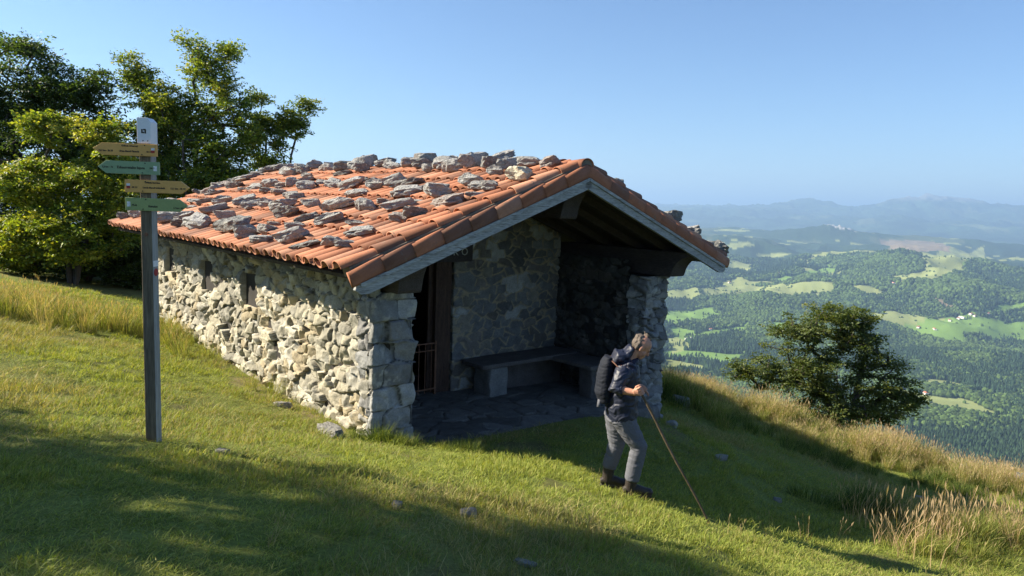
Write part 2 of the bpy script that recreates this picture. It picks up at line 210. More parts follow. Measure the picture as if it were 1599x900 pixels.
# materials: one builder; colour = constant or the mesh's own "col" attribute, times broad and fine noise, plus bump
def mat(name, color=None, attr=False, var=.25, scale=6., fine=.15, fscale=60., bump=.0, bscale=40., rough=.85, stretch=None, spots=None, transl=0., coord='Object', metal=0., spec=.3, bdist=.02, detail=6):
    m = bpy.data.materials.new(name); m.use_nodes = True; nt = m.node_tree; N = nt.nodes; L = nt.links; N.clear()
    out = N.new("ShaderNodeOutputMaterial"); p = N.new("ShaderNodeBsdfPrincipled"); p.inputs["Roughness"].default_value = rough; p.inputs["Metallic"].default_value = metal
    p.inputs["Specular IOR Level"].default_value = spec
    tc = N.new("ShaderNodeTexCoord"); mp = N.new("ShaderNodeMapping"); L.new(tc.outputs[coord], mp.inputs[0])
    if stretch: mp.inputs["Scale"].default_value = stretch
    if attr:
        a = N.new("ShaderNodeAttribute"); a.attribute_name = "col"; c = a.outputs["Color"]
    else:
        a = N.new("ShaderNodeRGB"); a.outputs[0].default_value = (*color, 1); c = a.outputs[0]
    def noise(sc, det=detail, ro=.6):
        n = N.new("ShaderNodeTexNoise"); n.inputs["Scale"].default_value = sc; n.inputs["Detail"].default_value = det; n.inputs["Roughness"].default_value = ro; L.new(mp.outputs[0], n.inputs["Vector"]); return n.outputs["Fac"]
    def mul(c, f, amt):
        mr = N.new("ShaderNodeMapRange"); mr.inputs[1].default_value = .25; mr.inputs[2].default_value = .75; mr.inputs[3].default_value = 1 - amt; mr.inputs[4].default_value = 1 + amt; L.new(f, mr.inputs[0])
        x = N.new("ShaderNodeVectorMath"); x.operation = 'SCALE'; L.new(c, x.inputs[0]); L.new(mr.outputs[0], x.inputs["Scale"]); return x.outputs[0]
    if var: c = mul(c, noise(scale), var)
    if fine: c = mul(c, noise(fscale, 3), fine)
    for sp in (spots or []):            # (scale, threshold, softness, colour)
        f = noise(sp[0], 5, .65); mr = N.new("ShaderNodeMapRange"); mr.inputs[1].default_value = sp[1]; mr.inputs[2].default_value = sp[1] + sp[2]; L.new(f, mr.inputs[0])
        mx = N.new("ShaderNodeMix"); mx.data_type = 'RGBA'; L.new(mr.outputs[0], mx.inputs[0]); L.new(c, mx.inputs[6]); mx.inputs[7].default_value = (*sp[3], 1); c = mx.outputs[2]
    L.new(c, p.inputs["Base Color"])
    if bump:
        b = N.new("ShaderNodeBump"); b.inputs["Strength"].default_value = bump; b.inputs["Distance"].default_value = bdist; L.new(noise(bscale, 8, .65), b.inputs["Height"]); L.new(b.outputs[0], p.inputs["Normal"])
    sh = p.outputs[0]
    if transl:
        t = N.new("ShaderNodeBsdfTranslucent"); sc = N.new("ShaderNodeVectorMath"); sc.operation = 'MULTIPLY'; sc.inputs[1].default_value = (1.5, 1.45, .5); L.new(c, sc.inputs[0]); L.new(sc.outputs[0], t.inputs[0])
        mx = N.new("ShaderNodeMixShader"); mx.inputs[0].default_value = transl; L.new(p.outputs[0], mx.inputs[1]); L.new(t.outputs[0], mx.inputs[2]); sh = mx.outputs[0]
    L.new(sh, out.inputs[0]); return m
# ---------------------------------------------------------------- ground: ONE sheet from the photographer's feet to the horizon
FIELD_BOX = [(k, (lambda a: a.mean(0) + (a - a.mean(0)) * 1.28)(np.array(p, float))) for k, p in FIELDS]
def in_poly(X, Y, P):
    c = np.zeros(X.shape, bool); n = len(P); j = n - 1
    for i in range(n):
        xi, yi = P[i]; xj, yj = P[j]
        c ^= ((yi > Y) != (yj > Y)) & (X < (xj - xi) * (Y - yi) / (yj - yi + 1e-9) + xi); j = i
    return c
def field_mask(X, Y):
    """-1 forest, 0 bright meadow, 1 pale meadow, 2 bare ground"""
    wx = X + 45 * fbm(X / 160., Y / 160., 77, 3); wy = Y + 45 * fbm(X / 160., Y / 160., 78, 3)
    m = np.full(X.shape, -1)
    for k, P in FIELD_BOX:
        m[in_poly(wx, wy, P)] = k
    far = (m < 0) & (np.hypot(X, Y) > 3200) & (fbm(X / 420., Y / 420., 55, 4) > .36); m[far] = 1
    return m
def ground_color(X, Y):
    r = np.hypot(X, Y); n = len(X)
    forest = np.array([.028, .046, .018]); c = np.tile(forest, (n, 1)); c *= (1 + .5 * fbm(X / 90., Y / 90., 3, 4))[:, None]
    far = r > 7600
    v = fbm(X / 700., Y / 700., 4, 5); cf = np.array([.030, .054, .028]) * (1 + .45 * v)[:, None]; cf[v > .30] = np.array([.07, .09, .045]); c[far] = cf[far]
    m = field_mask(X, Y)
    for k, cc in ((0, (.14, .23, .05)), (1, (.22, .25, .09)), (2, (.2, .155, .1))):
        s = m == k; c[s] = np.array(cc) * (1 + .25 * fbm(X[s] / 130., Y[s] / 130., 6, 3))[:, None]
    rk = np.exp(-(((X - 5140) / 300) ** 2 + ((Y - 11300) / 420) ** 2)) * (1.2 * fbm(X / 90., Y / 90., 8, 4) + 1.0); c[rk > .66] = (.34, .34, .32); c[(r > 13500) & (m >= 0)] = forest * 1.3
    rg_ = (r > 15000); c[rg_] = c[rg_] * (1 + .9 * fbm(X[rg_] / 900., Y[rg_] / 900., 12, 5))[:, None]
    z_hi = sstep(16000, 20000, r) * sstep(560, 760, ground(X, Y, True)); c = c * (1 - z_hi)[:, None] + np.array([.17, .175, .165]) * z_hi[:, None]
    # the near lawn
    nl = r < 40
    g = np.array([.13, .155, .035]); dry = np.array([.19, .165, .075]); dirt = np.array([.10, .075, .045])
    a = sstep(-.15, .55, fbm(X / 1.7, Y / 1.7, 41, 4)); b = sstep(.35, .7, fbm(X / .5, Y / .5, 42, 3)); e = .3 + .7 * sstep(8, 14, r)
    cn = g * (1 - a * .55 * e)[:, None] + dry * (a * .55 * e)[:, None]; cn = cn * (1 - .5 * b)[:, None] + dirt * (.5 * b)[:, None]
    hx, hy = world2hut(X, Y)
    bare = np.exp(-((hx + .25) / .33) ** 2) * sstep(-.8, .3, hy) * (1 - sstep(4, 6.5, hy)) * sstep(-.35, .25, fbm(X / .35, Y / .35, 43, 3))
    cn = cn * (1 - bare)[:, None] + np.array([.19, .15, .09]) * bare[:, None]
    c[nl] = cn[nl]
    return np.clip(c, .004, .8)
azs = np.r_[np.arange(-180, -42, 2.5), np.arange(-42, -37, .5), np.arange(-37, 8, .16), np.arange(8, 38.5, .06), np.arange(38.5, 44, .5), np.arange(44, 180, 2.5)]
rs = np.r_[0.4, 0.8, 1.2, np.exp(np.arange(math.log(1.6), math.log(19), .0075)), np.exp(np.arange(math.log(19.2), math.log(1500), .035)), np.exp(np.arange(math.log(1500), math.log(15000), .0085)), np.exp(np.arange(math.log(15000), math.log(33000), .006)), np.exp(np.arange(math.log(33100), math.log(62000), .03))]
A_, R_ = np.meshgrid(np.radians(azs), rs); GX = (R_ * np.sin(A_)).ravel(); GY = (R_ * np.cos(A_)).ravel()
GZ = ground(GX, GY)
# under the hut the turf lies below the floor
_hx, _hy = world2hut(GX, GY); _in = (sstep(.1, .35, _hx) * (1 - sstep(HW - .35, HW - .1, _hx)) * sstep(-.2, .1, _hy) * (1 - sstep(HL - .4, HL - .1, _hy))); GZ = GZ * (1 - _in) + np.minimum(GZ, -3.35) * _in
na = len(azs); nr = len(rs); ii, jj = np.meshgrid(np.arange(nr - 1), np.arange(na), indexing='ij'); j2 = (jj + 1) % na
GF = np.stack([ii * na + jj, ii * na + j2, (ii + 1) * na + j2, (ii + 1) * na + jj], -1).reshape(-1, 4)
GV = np.c_[GX, GY, GZ]; GV = np.r_[GV, [[0, 0, float(ground(np.array([0.]), np.array([0.1]))[0])]]]
cen = len(GV) - 1; GT = np.array([(cen, (j + 1) % na, j) for j in range(na)])
GC = ground_color(GV[:, 0], GV[:, 1])
m_ground = mat("turf", attr=True, var=.18, scale=.9, fine=.35, fscale=38., bump=.5, bscale=22., rough=.95, spec=.1, coord='Object', bdist=.03)
g = mesh_np("ground", GV, [GF[:, ::-1], GT[:, ::-1]], m_ground, smooth=True, vcol=GC); tag(g, kind='structure')
# ---------------------------------------------------------------- the stone hut (its own x along the gable, y along the side wall)
ZB = -3.0
hut = tag(empty("stone_hut", tuple(hut2world(0, 0, ZB)), YAW), "small rubble stone mountain hut with an open porch under a red tiled roof", "hut")
TH = math.atan((ZR - ZE) / (HW / 2 + ES)); CT, ST_ = math.cos(TH), math.sin(TH); LS = (HW / 2 + ES) / CT
def roofz(x): return ZR - .06 - abs(x - HW / 2) * math.tan(TH)
def rpt(side, y, t, n):
    """side -1 left / +1 right; t down the slope from the ridge, n above the deck"""
    y = np.asarray(y, float); t = np.asarray(t, float); n = np.asarray(n, float)
    return np.stack(np.broadcast_arrays(HW / 2 + side * (t * CT + n * ST_), y, ZR - .06 - t * ST_ + n * CT - ZB), -1)
def stone_field(u, v, cw, ch, seed, drop=.35, warp=.05, jit=1., pn=2.):
    """Voronoi stones: distance to the joint, id, offset from the stone's centre"""
    uw = u + warp * fbm(u / .22, v / .22, seed + 50, 3); vw = v + warp * .7 * fbm(u / .2, v / .2, seed + 60, 3)
    cu = uw / cw; cv = vw / ch; cu = cu + .5 * (np.floor(cv) % 2)
    iu = np.floor(cu).astype(int); iv = np.floor(cv).astype(int)
    best = np.full(u.shape, 1e9); sec = np.full(u.shape, 1e9); bid = np.zeros(u.shape, np.int64); bx = np.zeros(u.shape); by = np.zeros(u.shape); sx = np.zeros(u.shape); sy = np.zeros(u.shape)
    for du in (-2, -1, 0, 1, 2):
        for dv in (-2, -1, 0, 1, 2):
            a = iu + du; b = iv + dv; keep = _hash(a, b, seed + 3) > drop
            px = a + .5 + .8 * jit * (_hash(a, b, seed) - .5); py = b + .5 + .7 * jit * (_hash(a, b, seed + 1) - .5)
            w = 1 + .5 * jit * (_hash(a, b, seed + 2) - .5)
            dx = (cu - px) * cw / w; dy = (cv - py) * ch / w * 1.15
            d = (np.abs(dx * (ch / cw) ** (.0 if pn == 2 else 1.)) ** pn + np.abs(dy) ** pn) ** (1 / pn); d = np.where(keep, d, 1e8)
            nb = d < best; ns = (~nb) & (d < sec)
            sec = np.where(nb, best, np.where(ns, d, sec)); sx = np.where(nb, bx, np.where(ns, dx, sx)); sy = np.where(nb, by, np.where(ns, dy, sy))
            bid = np.where(nb, a * 7919 + b * 104729, bid); bx = np.where(nb, dx, bx); by = np.where(nb, dy, by); best = np.where(nb, d, best)
    return (sec - best), bid, bx, by
def rubble(name, path, z0, ztop, m, cw=.2, ch=.13, seed=1, depth=.05, gap=.022, res=.014, palette=None, mortar=(.2, .17, .12), pointed=0., holes=(), tilt=.5, corner=.05, label=None, quoin=None, mort_mix=.9):
    """a wall face that runs round its corners; z0 < ztop(x, y) in hut metres"""
    P = np.array(path, float); pts = []; seg = np.hypot(*np.diff(P, axis=0).T)
    for i in range(len(P) - 1):
        a, b = P[i], P[i + 1]; d = (b - a) / seg[i]; nrm = np.array([-d[1], d[0]]) * -1
        k0 = corner if i else 0; k1 = corner if i < len(P) - 2 else 0
        n = max(2, int((seg[i] - k0 - k1) / res))
        for t in np.linspace(k0, seg[i] - k1, n): pts.append((*(a + d * t), *nrm))
        if i < len(P) - 2:
            d2 = (P[i + 2] - b) / seg[i + 1]; n2 = np.array([-d2[1], d2[0]]) * -1
            for s in (.25, .5, .75):
                q = (1 - s) ** 2 * (b - d * k1) + 2 * s * (1 - s) * b + s * s * (b + d2 * corner); nn = nrm * (1 - s) + n2 * s; pts.append((*q, *(nn / np.linalg.norm(nn))))
    pts = np.array(pts); U = np.r_[0, np.cumsum(np.hypot(*np.diff(pts[:, :2], axis=0).T))]
    zt = max(ztop(x, y) for x, y in pts[:, :2]); nv = int((zt - z0) / res); vz = np.linspace(z0, zt, nv)
    uu, vv = np.meshgrid(U, vz); X, Y, NX, NY = (np.broadcast_to(pts[:, k], uu.shape) for k in range(4))
    cwv = cw; 
    e, bid, bx, by = stone_field(uu + seed * 3.7, vv + 9, cwv, ch, seed, warp=.03 if pointed else .04)
    if quoin:                                    # larger blocks around a stretch of the wall
        e2, b2, x2, y2 = stone_field(uu + seed * 1.3, vv + 4, quoin[2], quoin[3], seed + 9, drop=.0, warp=.016, jit=.45, pn=5.)
        w = (uu > quoin[0]) & (uu < quoin[1]); e = np.where(w, e2, e); bid = np.where(w, b2 + 5, bid); bx = np.where(w, x2, bx); by = np.where(w, y2, by)
    r1 = _hash(bid, bid * 0, seed + 11); r2 = _hash(bid, bid * 0, seed + 12); r3 = _hash(bid, bid * 0, seed + 13); r4 = _hash(bid, bid * 0, seed + 14)
    s = sstep(0, gap, e + .006 * fbm(uu / .03, vv / .03, seed + 5, 2)); s = s ** .5
    rug = fbm(uu / .09, vv / .07, seed + 21, 4); fac = np.abs(fbm(uu / .13 + r1 * 9, vv / .13 + r2 * 9, seed + 22, 2))
    q1 = _hash(bid, bid * 0, seed + 15); q2 = _hash(bid, bid * 0, seed + 16); q3 = _hash(bid, bid * 0, seed + 17)
    face = np.minimum(np.minimum((r1 - .5) * bx * .7 + (r2 - .5) * by * 1.1 + .012, (q1 - .35) * bx * 1.5 + (q2 - .5) * by * .9 + .02), (q3 - .65) * bx * 1.5 + (q1 - .5) * by * 1.2 + .02)
    h = s * (depth * (.5 + .65 * r3) + tilt * face + depth * .20 * rug - depth * .22 * fac) - depth * .6
    h = np.where(s < .5, np.maximum(h, -depth * .55 + pointed * depth), h) if pointed else h
    h = h + .012 * fbm(uu / .8, vv / .8, seed + 31, 2)
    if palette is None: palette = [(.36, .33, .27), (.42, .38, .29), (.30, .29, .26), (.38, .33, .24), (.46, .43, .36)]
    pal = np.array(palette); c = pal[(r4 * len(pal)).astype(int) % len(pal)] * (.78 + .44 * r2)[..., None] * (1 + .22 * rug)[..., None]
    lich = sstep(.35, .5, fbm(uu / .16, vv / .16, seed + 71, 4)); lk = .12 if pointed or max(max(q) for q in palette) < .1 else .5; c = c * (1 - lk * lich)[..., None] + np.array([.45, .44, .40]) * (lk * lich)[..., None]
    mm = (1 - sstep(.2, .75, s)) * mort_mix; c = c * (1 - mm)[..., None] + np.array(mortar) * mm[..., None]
    for (ua, ub, za, zb_, dp) in holes:
        w = sstep(ua - .015, ua + .01, uu) * (1 - sstep(ub - .01, ub + .015, uu)) * sstep(za - .015, za + .01, vv) * (1 - sstep(zb_ - .01, zb_ + .015, vv)); h = h * (1 - w) - dp * w
    zz = np.array([ztop(x, y) for x, y in pts[:, :2]])[None, :] + .0 * vv; over = vv > zz + 1e-6; Z = np.minimum(vv, zz)
    V = np.stack([X + NX * h, Y + NY * h, Z - ZB], -1).reshape(-1, 3); w = len(U); i, j = np.meshgrid(np.arange(nv - 1), np.arange(w - 1), indexing='ij')
    ok = ~(over[:-1, :-1] & over[:-1, 1:]); i = i[ok]; j = j[ok]
    Fc = np.stack([i * w + j, i * w + j + 1, (i + 1) * w + j + 1, (i + 1) * w + j], -1)
    if True:                                     # back and top, so that the face is a body
        pass
    o = mesh_np(name, V, Fc, m, hut, smooth=True, vcol=np.clip(c.reshape(-1, 3), .01, .9))
    if label: o["label"] = label
    return o
m_wall = mat("rubble_stone", attr=True, var=.18, scale=7, fine=.22, fscale=55, bump=.55, bscale=45, rough=.93, bdist=.015, spec=.15)
m_wall_in = mat("pointed_stone", attr=True, var=.25, scale=5, fine=.25, fscale=50, bump=.5, bscale=35, rough=.93, bdist=.015, spec=.15)
z0 = -3.9
WH = HL
warm = [(.33, .305, .24), (.37, .345, .27), (.29, .275, .225), (.33, .285, .20), (.40, .38, .32), (.26, .25, .215)]
grey = [(.20, .20, .20), (.24, .245, .245), (.17, .17, .17), (.23, .225, .21), (.29, .295, .295)]
dark = [(.17, .17, .17), (.22, .22, .21), (.14, .14, .14), (.26, .25, .22), (.19, .18, .16)]
rubble("side_wall", [(.0, WH), (0, .07)], z0, lambda x, y: -.72, m_wall, .21, .15, 3, depth=.062, gap=.018, palette=warm, mortar=(.07, .055, .035), tilt=.8, res=.0115,
       holes=[(WH - 8.0, WH - 7.5, -1.55, -1.12, .3), (WH - 5.9, WH - 5.42, -1.68, -1.18, .3), (WH - 3.98, WH - 3.46, -1.70, -1.2, .3)], label="sunlit side wall with three small slots under the eave")
rubble("porch_pillar", [(-.004, .30), (-.004, -.012), (.575, -.012), (.575, 2.02)], z0, lambda x, y: -1.06 if x > .08 and y < .3 else -.74, m_wall, .26, .16, 15, depth=.06, gap=.026, palette=grey, mortar=(.045, .045, .042), tilt=.55, corner=.02, res=.0125,
       quoin=(.24, .95, .42, .26), label="left porch pillar of large grey blocks")
rubble("porch_pillar", [(4.95, .35), (4.95, -.012), (HW, -.012), (HW, HL)], z0, lambda x, y: -1.06 if (x < HW - .04 and y < .4) else -.82, m_wall, .26, .13, 27, depth=.065, gap=.022, palette=grey, mortar=(.04, .04, .04), tilt=.8, corner=.03,
       label="right porch pillar of thin grey courses")
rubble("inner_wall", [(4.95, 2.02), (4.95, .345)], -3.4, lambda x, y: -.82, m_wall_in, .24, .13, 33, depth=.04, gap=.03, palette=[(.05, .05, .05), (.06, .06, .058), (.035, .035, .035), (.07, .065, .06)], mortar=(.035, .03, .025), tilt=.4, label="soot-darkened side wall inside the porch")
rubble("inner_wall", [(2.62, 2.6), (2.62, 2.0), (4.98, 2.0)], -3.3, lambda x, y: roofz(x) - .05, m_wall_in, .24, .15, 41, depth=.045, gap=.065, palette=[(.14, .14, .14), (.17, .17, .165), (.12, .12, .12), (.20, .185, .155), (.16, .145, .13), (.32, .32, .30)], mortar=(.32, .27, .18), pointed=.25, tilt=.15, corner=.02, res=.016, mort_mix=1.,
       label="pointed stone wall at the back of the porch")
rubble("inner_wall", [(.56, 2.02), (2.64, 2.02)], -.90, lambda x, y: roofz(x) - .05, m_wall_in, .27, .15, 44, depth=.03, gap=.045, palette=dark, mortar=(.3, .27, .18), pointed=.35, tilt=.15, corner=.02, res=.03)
rubble("rear_wall", [(HW, HL), (0, HL)], z0, lambda x, y: roofz(x) - .05, m_wall, .2, .13, 51, res=.04, palette=warm)
# dark inner faces of the closed room
m_dark = mat("black_plaster", (.035, .032, .03), var=.3, scale=3, rough=.95)
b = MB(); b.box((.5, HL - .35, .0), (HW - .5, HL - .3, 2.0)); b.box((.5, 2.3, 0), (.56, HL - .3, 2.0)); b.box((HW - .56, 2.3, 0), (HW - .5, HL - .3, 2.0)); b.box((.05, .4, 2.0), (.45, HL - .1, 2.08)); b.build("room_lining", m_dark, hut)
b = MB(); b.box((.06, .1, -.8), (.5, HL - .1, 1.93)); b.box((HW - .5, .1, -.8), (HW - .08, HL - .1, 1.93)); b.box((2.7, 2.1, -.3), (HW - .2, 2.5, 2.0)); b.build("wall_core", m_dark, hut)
# floor of worn slabs
fu, fv = np.meshgrid(np.arange(.5, 5.05, .02), np.arange(-.42, 3.2, .02)); e, bid, bx, by = stone_field(fu, fv, .42, .34, 61)
r1 = _hash(bid, bid * 0, 5); r2 = _hash(bid, bid * 0, 6); s = sstep(0, .035, e); fz = -3.0 - .035 * (fu - 1.0).clip(0) + .022 * s + .02 * (r1 - .5) * s + .008 * fbm(fu / .1, fv / .1, 62, 3) - .35 * sstep(-.18, -.42, -fv * 0 + fv * 1.0) * 0
edge = sstep(.0, .12, fv + .34 + .08 * fbm(fu / .4, fu * 0, 63, 2) + .06 * (fu > 4) ); fz = fz - .35 * (1 - edge)
fc = np.array([.13, .125, .115]) * (.7 + .6 * r2)[..., None]; fc = fc * s[..., None] + np.array([.09, .08, .065]) * (1 - s)[..., None]
w = fu.shape[1]; i, j = np.meshgrid(np.arange(fu.shape[0] - 1), np.arange(w - 1), indexing='ij'); i = i.ravel(); j = j.ravel()
mesh_np("slab_floor", np.stack([fu, fv, fz - ZB], -1).reshape(-1, 3), np.stack([i * w + j, i * w + j + 1, (i + 1) * w + j + 1, (i + 1) * w + j], -1), m_wall_in, hut, True, vcol=fc.reshape(-1, 3))
# timber
m_grey_wood = mat("weathered_grey_timber", (.30, .31, .31), var=.35, scale=3, fine=.45, fscale=26, bump=.6, bscale=20, rough=.85, stretch=(.55, 6, 6), bdist=.01, spots=[(9, .56, .08, (.14, .13, .12))])
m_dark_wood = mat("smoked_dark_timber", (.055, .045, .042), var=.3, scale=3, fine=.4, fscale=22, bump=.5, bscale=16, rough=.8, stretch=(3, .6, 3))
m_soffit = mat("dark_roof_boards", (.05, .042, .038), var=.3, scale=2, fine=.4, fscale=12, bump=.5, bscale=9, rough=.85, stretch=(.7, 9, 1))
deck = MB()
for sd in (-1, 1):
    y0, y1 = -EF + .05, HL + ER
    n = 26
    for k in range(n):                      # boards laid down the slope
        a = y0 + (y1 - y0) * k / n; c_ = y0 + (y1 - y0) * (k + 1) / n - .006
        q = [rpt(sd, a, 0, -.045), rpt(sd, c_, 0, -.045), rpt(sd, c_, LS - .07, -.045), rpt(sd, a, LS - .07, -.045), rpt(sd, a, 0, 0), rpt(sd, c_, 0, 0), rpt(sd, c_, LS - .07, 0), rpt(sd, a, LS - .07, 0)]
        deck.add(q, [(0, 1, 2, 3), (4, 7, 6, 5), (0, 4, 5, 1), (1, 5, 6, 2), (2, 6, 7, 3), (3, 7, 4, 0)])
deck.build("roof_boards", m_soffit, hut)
def beam_profile(z0_, z1_, y_end, y_back):
    hgt = z1_ - z0_; P = [(y_end, z1_), (y_end, z1_ - .07), (y_end + .03, z1_ - .075)]
    for k in range(1, 8):
        a = k / 8 * math.pi / 2; P.append((y_end + .03 + .24 * math.sin(a) ** 1.2, z1_ - .075 - (hgt - .11) * (1 - math.cos(a)) ** .8))
    P += [(y_end + .28, z0_ + .03), (y_end + .30, z0_), (y_back, z0_), (y_back, z1_)]
    return [(a, c - ZB) for a, c in P]
for x0, x1, za, zb_ in ((.14, .46, -1.045, -.66), (2.66, 2.98, -.16, .36), (HW - .46, HW - .12, -1.045, -.66)):
    if x0 > 4: x0, x1, za, zb_ = 5.18, 5.56, -1.045, roofz(5.56) - .05
    if x0 < 1: za, zb_ = -1.045, roofz(.3) - .05
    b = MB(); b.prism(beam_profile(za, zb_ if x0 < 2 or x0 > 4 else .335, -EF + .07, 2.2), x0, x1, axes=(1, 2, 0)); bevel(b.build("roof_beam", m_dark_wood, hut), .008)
# rafters and the wall plate
b = MB()
for y in (-.1, .5, 1.15, 1.75):
    for sd in (-1, 1):
        q = [rpt(sd, yy, t, n) for n in (-.15, -.047) for (yy, t) in ((y, .1), (y + .09, .1), (y + .09, LS - .25), (y, LS - .25))]
        b.add(q, [(0, 1, 2, 3), (4, 7, 6, 5), (0, 4, 5, 1), (1, 5, 6, 2), (2, 6, 7, 3), (3, 7, 4, 0)])
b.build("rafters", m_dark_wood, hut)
for sd in (-1, 1):                           # barge boards
    b = MB(); ya, yb = -EF - .035, -EF + .012
    prof = [(0.0, -.062), (LS * .5, -.064), (LS - .02, -.062), (LS + .015, -.11), (LS - .03, -.175), (LS - .12, -.205), (LS * .5, -.20), (0.0, -.20)]
    V = [rpt(sd, yy, t, n) for yy in (ya, yb) for t, n in prof]; n = len(prof)
    b.add(V, [(i, (i + 1) % n, n + (i + 1) % n, n + i) for i in range(n)] + [(0, 1, 6, 7), (1, 2, 5, 6), (2, 3, 4, 5), (n, n + 7, n + 6, n + 1), (n + 1, n + 6, n + 5, n + 2), (n + 2, n + 5, n + 4, n + 3)])
    b.box((0, 0, 0), (.0001, .0001, .0001)) if 0 else None
    V = [rpt(sd, yy, t, n_) for yy in (ya - .022, ya - .002) for t, n_ in ((0.02, -.062), (LS - .05, -.062), (LS - .05, -.10), (.02, -.10))]
    b.add(V, [(0, 1, 2, 3), (7, 6, 5, 4), (0, 4, 5, 1), (1, 5, 6, 2), (2, 6, 7, 3), (3, 7, 4, 0)])
    o = b.build("barge_board", m_grey_wood, hut)
# tiles: real barrel tiles, covers over channels
m_tile = mat("terracotta_tile", attr=True, var=.16, scale=5, fine=.12, fscale=50, bump=.25, bscale=60, rough=.8, bdist=.006, spots=[(11, .62, .06, (.17, .13, .10)), (4, .64, .1, (.24, .15, .10))], spec=.25)
tiles = MB(); NT = 9
def tile(mb, side, y, t0, t1, r0, r1, n0, n1, up, c, yaw=0., thick=.013, tilt=0.):
    th = np.linspace(0, math.pi, 9); V = []
    for (t, r, n) in ((t0, r0, n0), (t1, r1, n1), (t1, r1 - thick, n1), (t1 - .12, r1 - thick, n1 + (n0 - n1) * .3)):
        yy = y + yaw * (t - t0) + r * np.cos(th); nn = n + (r * np.sin(th) * .92 if up else -r * np.sin(th) * .92)
        V.append(rpt(side, yy, np.full(9, t), nn))
    q = [(k * 9 + a, k * 9 + a + 1, (k + 1) * 9 + a + 1, (k + 1) * 9 + a) for k in range(3) for a in range(8)]
    mb.add(np.concatenate(V), q, c=c)
def tcol(j=.2):
    base = np.array([.34, .140, .078]); k = random.random()
    c = base * random.uniform(1 - j, 1 + j)
    if k < .07: c = c * .6
    elif k < .20: c = c * np.array([.62, .72, .85])
    elif k < .38: c = c * np.array([1.15, 1.4, 1.6])
    return tuple(c)
for sd in (-1, 1):
    ys = np.arange(-EF + .13, HL + ER - .05, .222); TL = LS / NT
    for iy, y in enumerate(ys):
        for k in range(NT):
            j = lambda a: random.uniform(-a, a)
            t0 = k * TL - .06 + j(.008); t1 = (k + 1) * TL + .03 + j(.022) + (.03 if k == NT - 1 else 0)
            cshift = j(.009)
            tile(tiles, sd, y + cshift, t0, t1, .072, .093, .105, .128 + j(.006), True, tcol(), j(.03))
            tile(tiles, sd, y + .111 + j(.006), t0, t1 + .0, .093, .074, .160, .175, False, tcol(.25), j(.02))
    for k in range(NT):                      # verge: a second row of tiles hung on edge over the gable board
        t0 = k * TL - .02; t1 = (k + 1) * TL + .035; c = tuple(np.array(tcol(.12)) * .85); dy = .014
        V = []
        for (t, o_) in ((t0, 0), (t1, dy)):
            for (n_, yo) in ((.105, -.005), (.07, -.028), (.02, -.036), (-.03, -.034), (-.058, -.026), (-.058, .01), (.105, .03)): V.append(rpt(sd, -EF - .012 + yo - o_, t, n_ - (.012 if o_ else 0)))
        q = [(i, (i + 1) % 7, 7 + (i + 1) % 7, 7 + i) for i in range(7)] + [(7, 8, 12, 13), (8, 9, 11, 12), (9, 10, 11, 11)][:2] + [(0, 6, 5, 1), (1, 5, 4, 2)]
        tiles.add(V, q, c=c)
# ridge
for k in range(23):
    y0 = -EF + .0 + k * .43; th = np.linspace(-.25, math.pi + .25, 13); V = []
    for (y, r, dz) in ((y0, .125, .0), (y0 + .48, .10, -.02), (y0, .11, .0), (y0 + .15, .108, -.01)):
        V.append(np.stack([HW / 2 + r * np.cos(th), np.full(13, y), ZR + .03 + dz + r * np.sin(th) * .8 - ZB], -1))
    V = np.concatenate([V[1], V[0], V[2], V[3]])
    tiles.add(V, [(m_ * 13 + a, m_ * 13 + a + 1, (m_ + 1) * 13 + a + 1, (m_ + 1) * 13 + a) for m_ in range(3) for a in range(12)], c=tuple(np.array(tcol(.1)) * 1.15))
tiles.build("roof_tiles", m_tile, hut, smooth=False, recalc=False)
m_mortar = mat("lime_mortar", (.17, .145, .11), var=.2, scale=12, fine=.25, bump=.6, bscale=30, rough=.95)
b = MB(); th = np.linspace(0, math.pi, 9)
b.prism([(HW / 2 + .10 * math.cos(a), ZR + .02 + .085 * math.sin(a) - ZB) for a in th] + [(HW / 2 - .10, ZR - .10 - ZB), (HW / 2 + .10, ZR - .10 - ZB)], -EF + .01, -EF + .2)
for sd in (-1, 1):
    V = [rpt(sd, yy, t, n) for yy in (-EF + .03, -EF + .2) for t, n in ((.05, .0), (LS - .03, .0), (LS - .03, .118), (.05, .118))]
    b.add(V, [(0, 1, 2, 3), (7, 6, 5, 4), (0, 4, 5, 1), (1, 5, 6, 2), (2, 6, 7, 3), (3, 7, 4, 0)])
b.build("verge_mortar", m_mortar, hut)
# smooth shade the tiles' round backs
for p in bpy.data.objects["roof_tiles"].data.polygons: p.use_smooth = True
# doorway: lintel with pale painted marks, jamb, low iron gate
b = MB(); b.box((.57, 1.93, -.93 - ZB), (2.93, 2.0 - .004, -.62 - ZB)); lint = bevel(b.build("lintel", m_dark_wood, hut), .01)
m_paint = mat("faded_white_paint", (.42, .42, .38), var=.3, scale=20, rough=.9)
def text_mesh(name, body, size, m, parent, M, bold=0.0, extr=.0015, align='CENTER'):
    cu = bpy.data.curves.new(name, 'FONT'); cu.body = body; cu.size = size; cu.extrude = extr; cu.align_x = align; cu.align_y = 'CENTER'; cu.offset = bold; cu.resolution_u = 2
    t = bpy.data.objects.new(name, cu); col.objects.link(t); bpy.context.view_layer.update()
    me = bpy.data.meshes.new_from_object(t); bpy.data.objects.remove(t); me.name = name; me.transform(M)
    o = bpy.data.objects.new(name, me); me.materials.clear(); me.materials.append(m); col.objects.link(o); o.parent = parent; return o
Rx = Matrix.Rotation(math.pi / 2, 4, 'X')
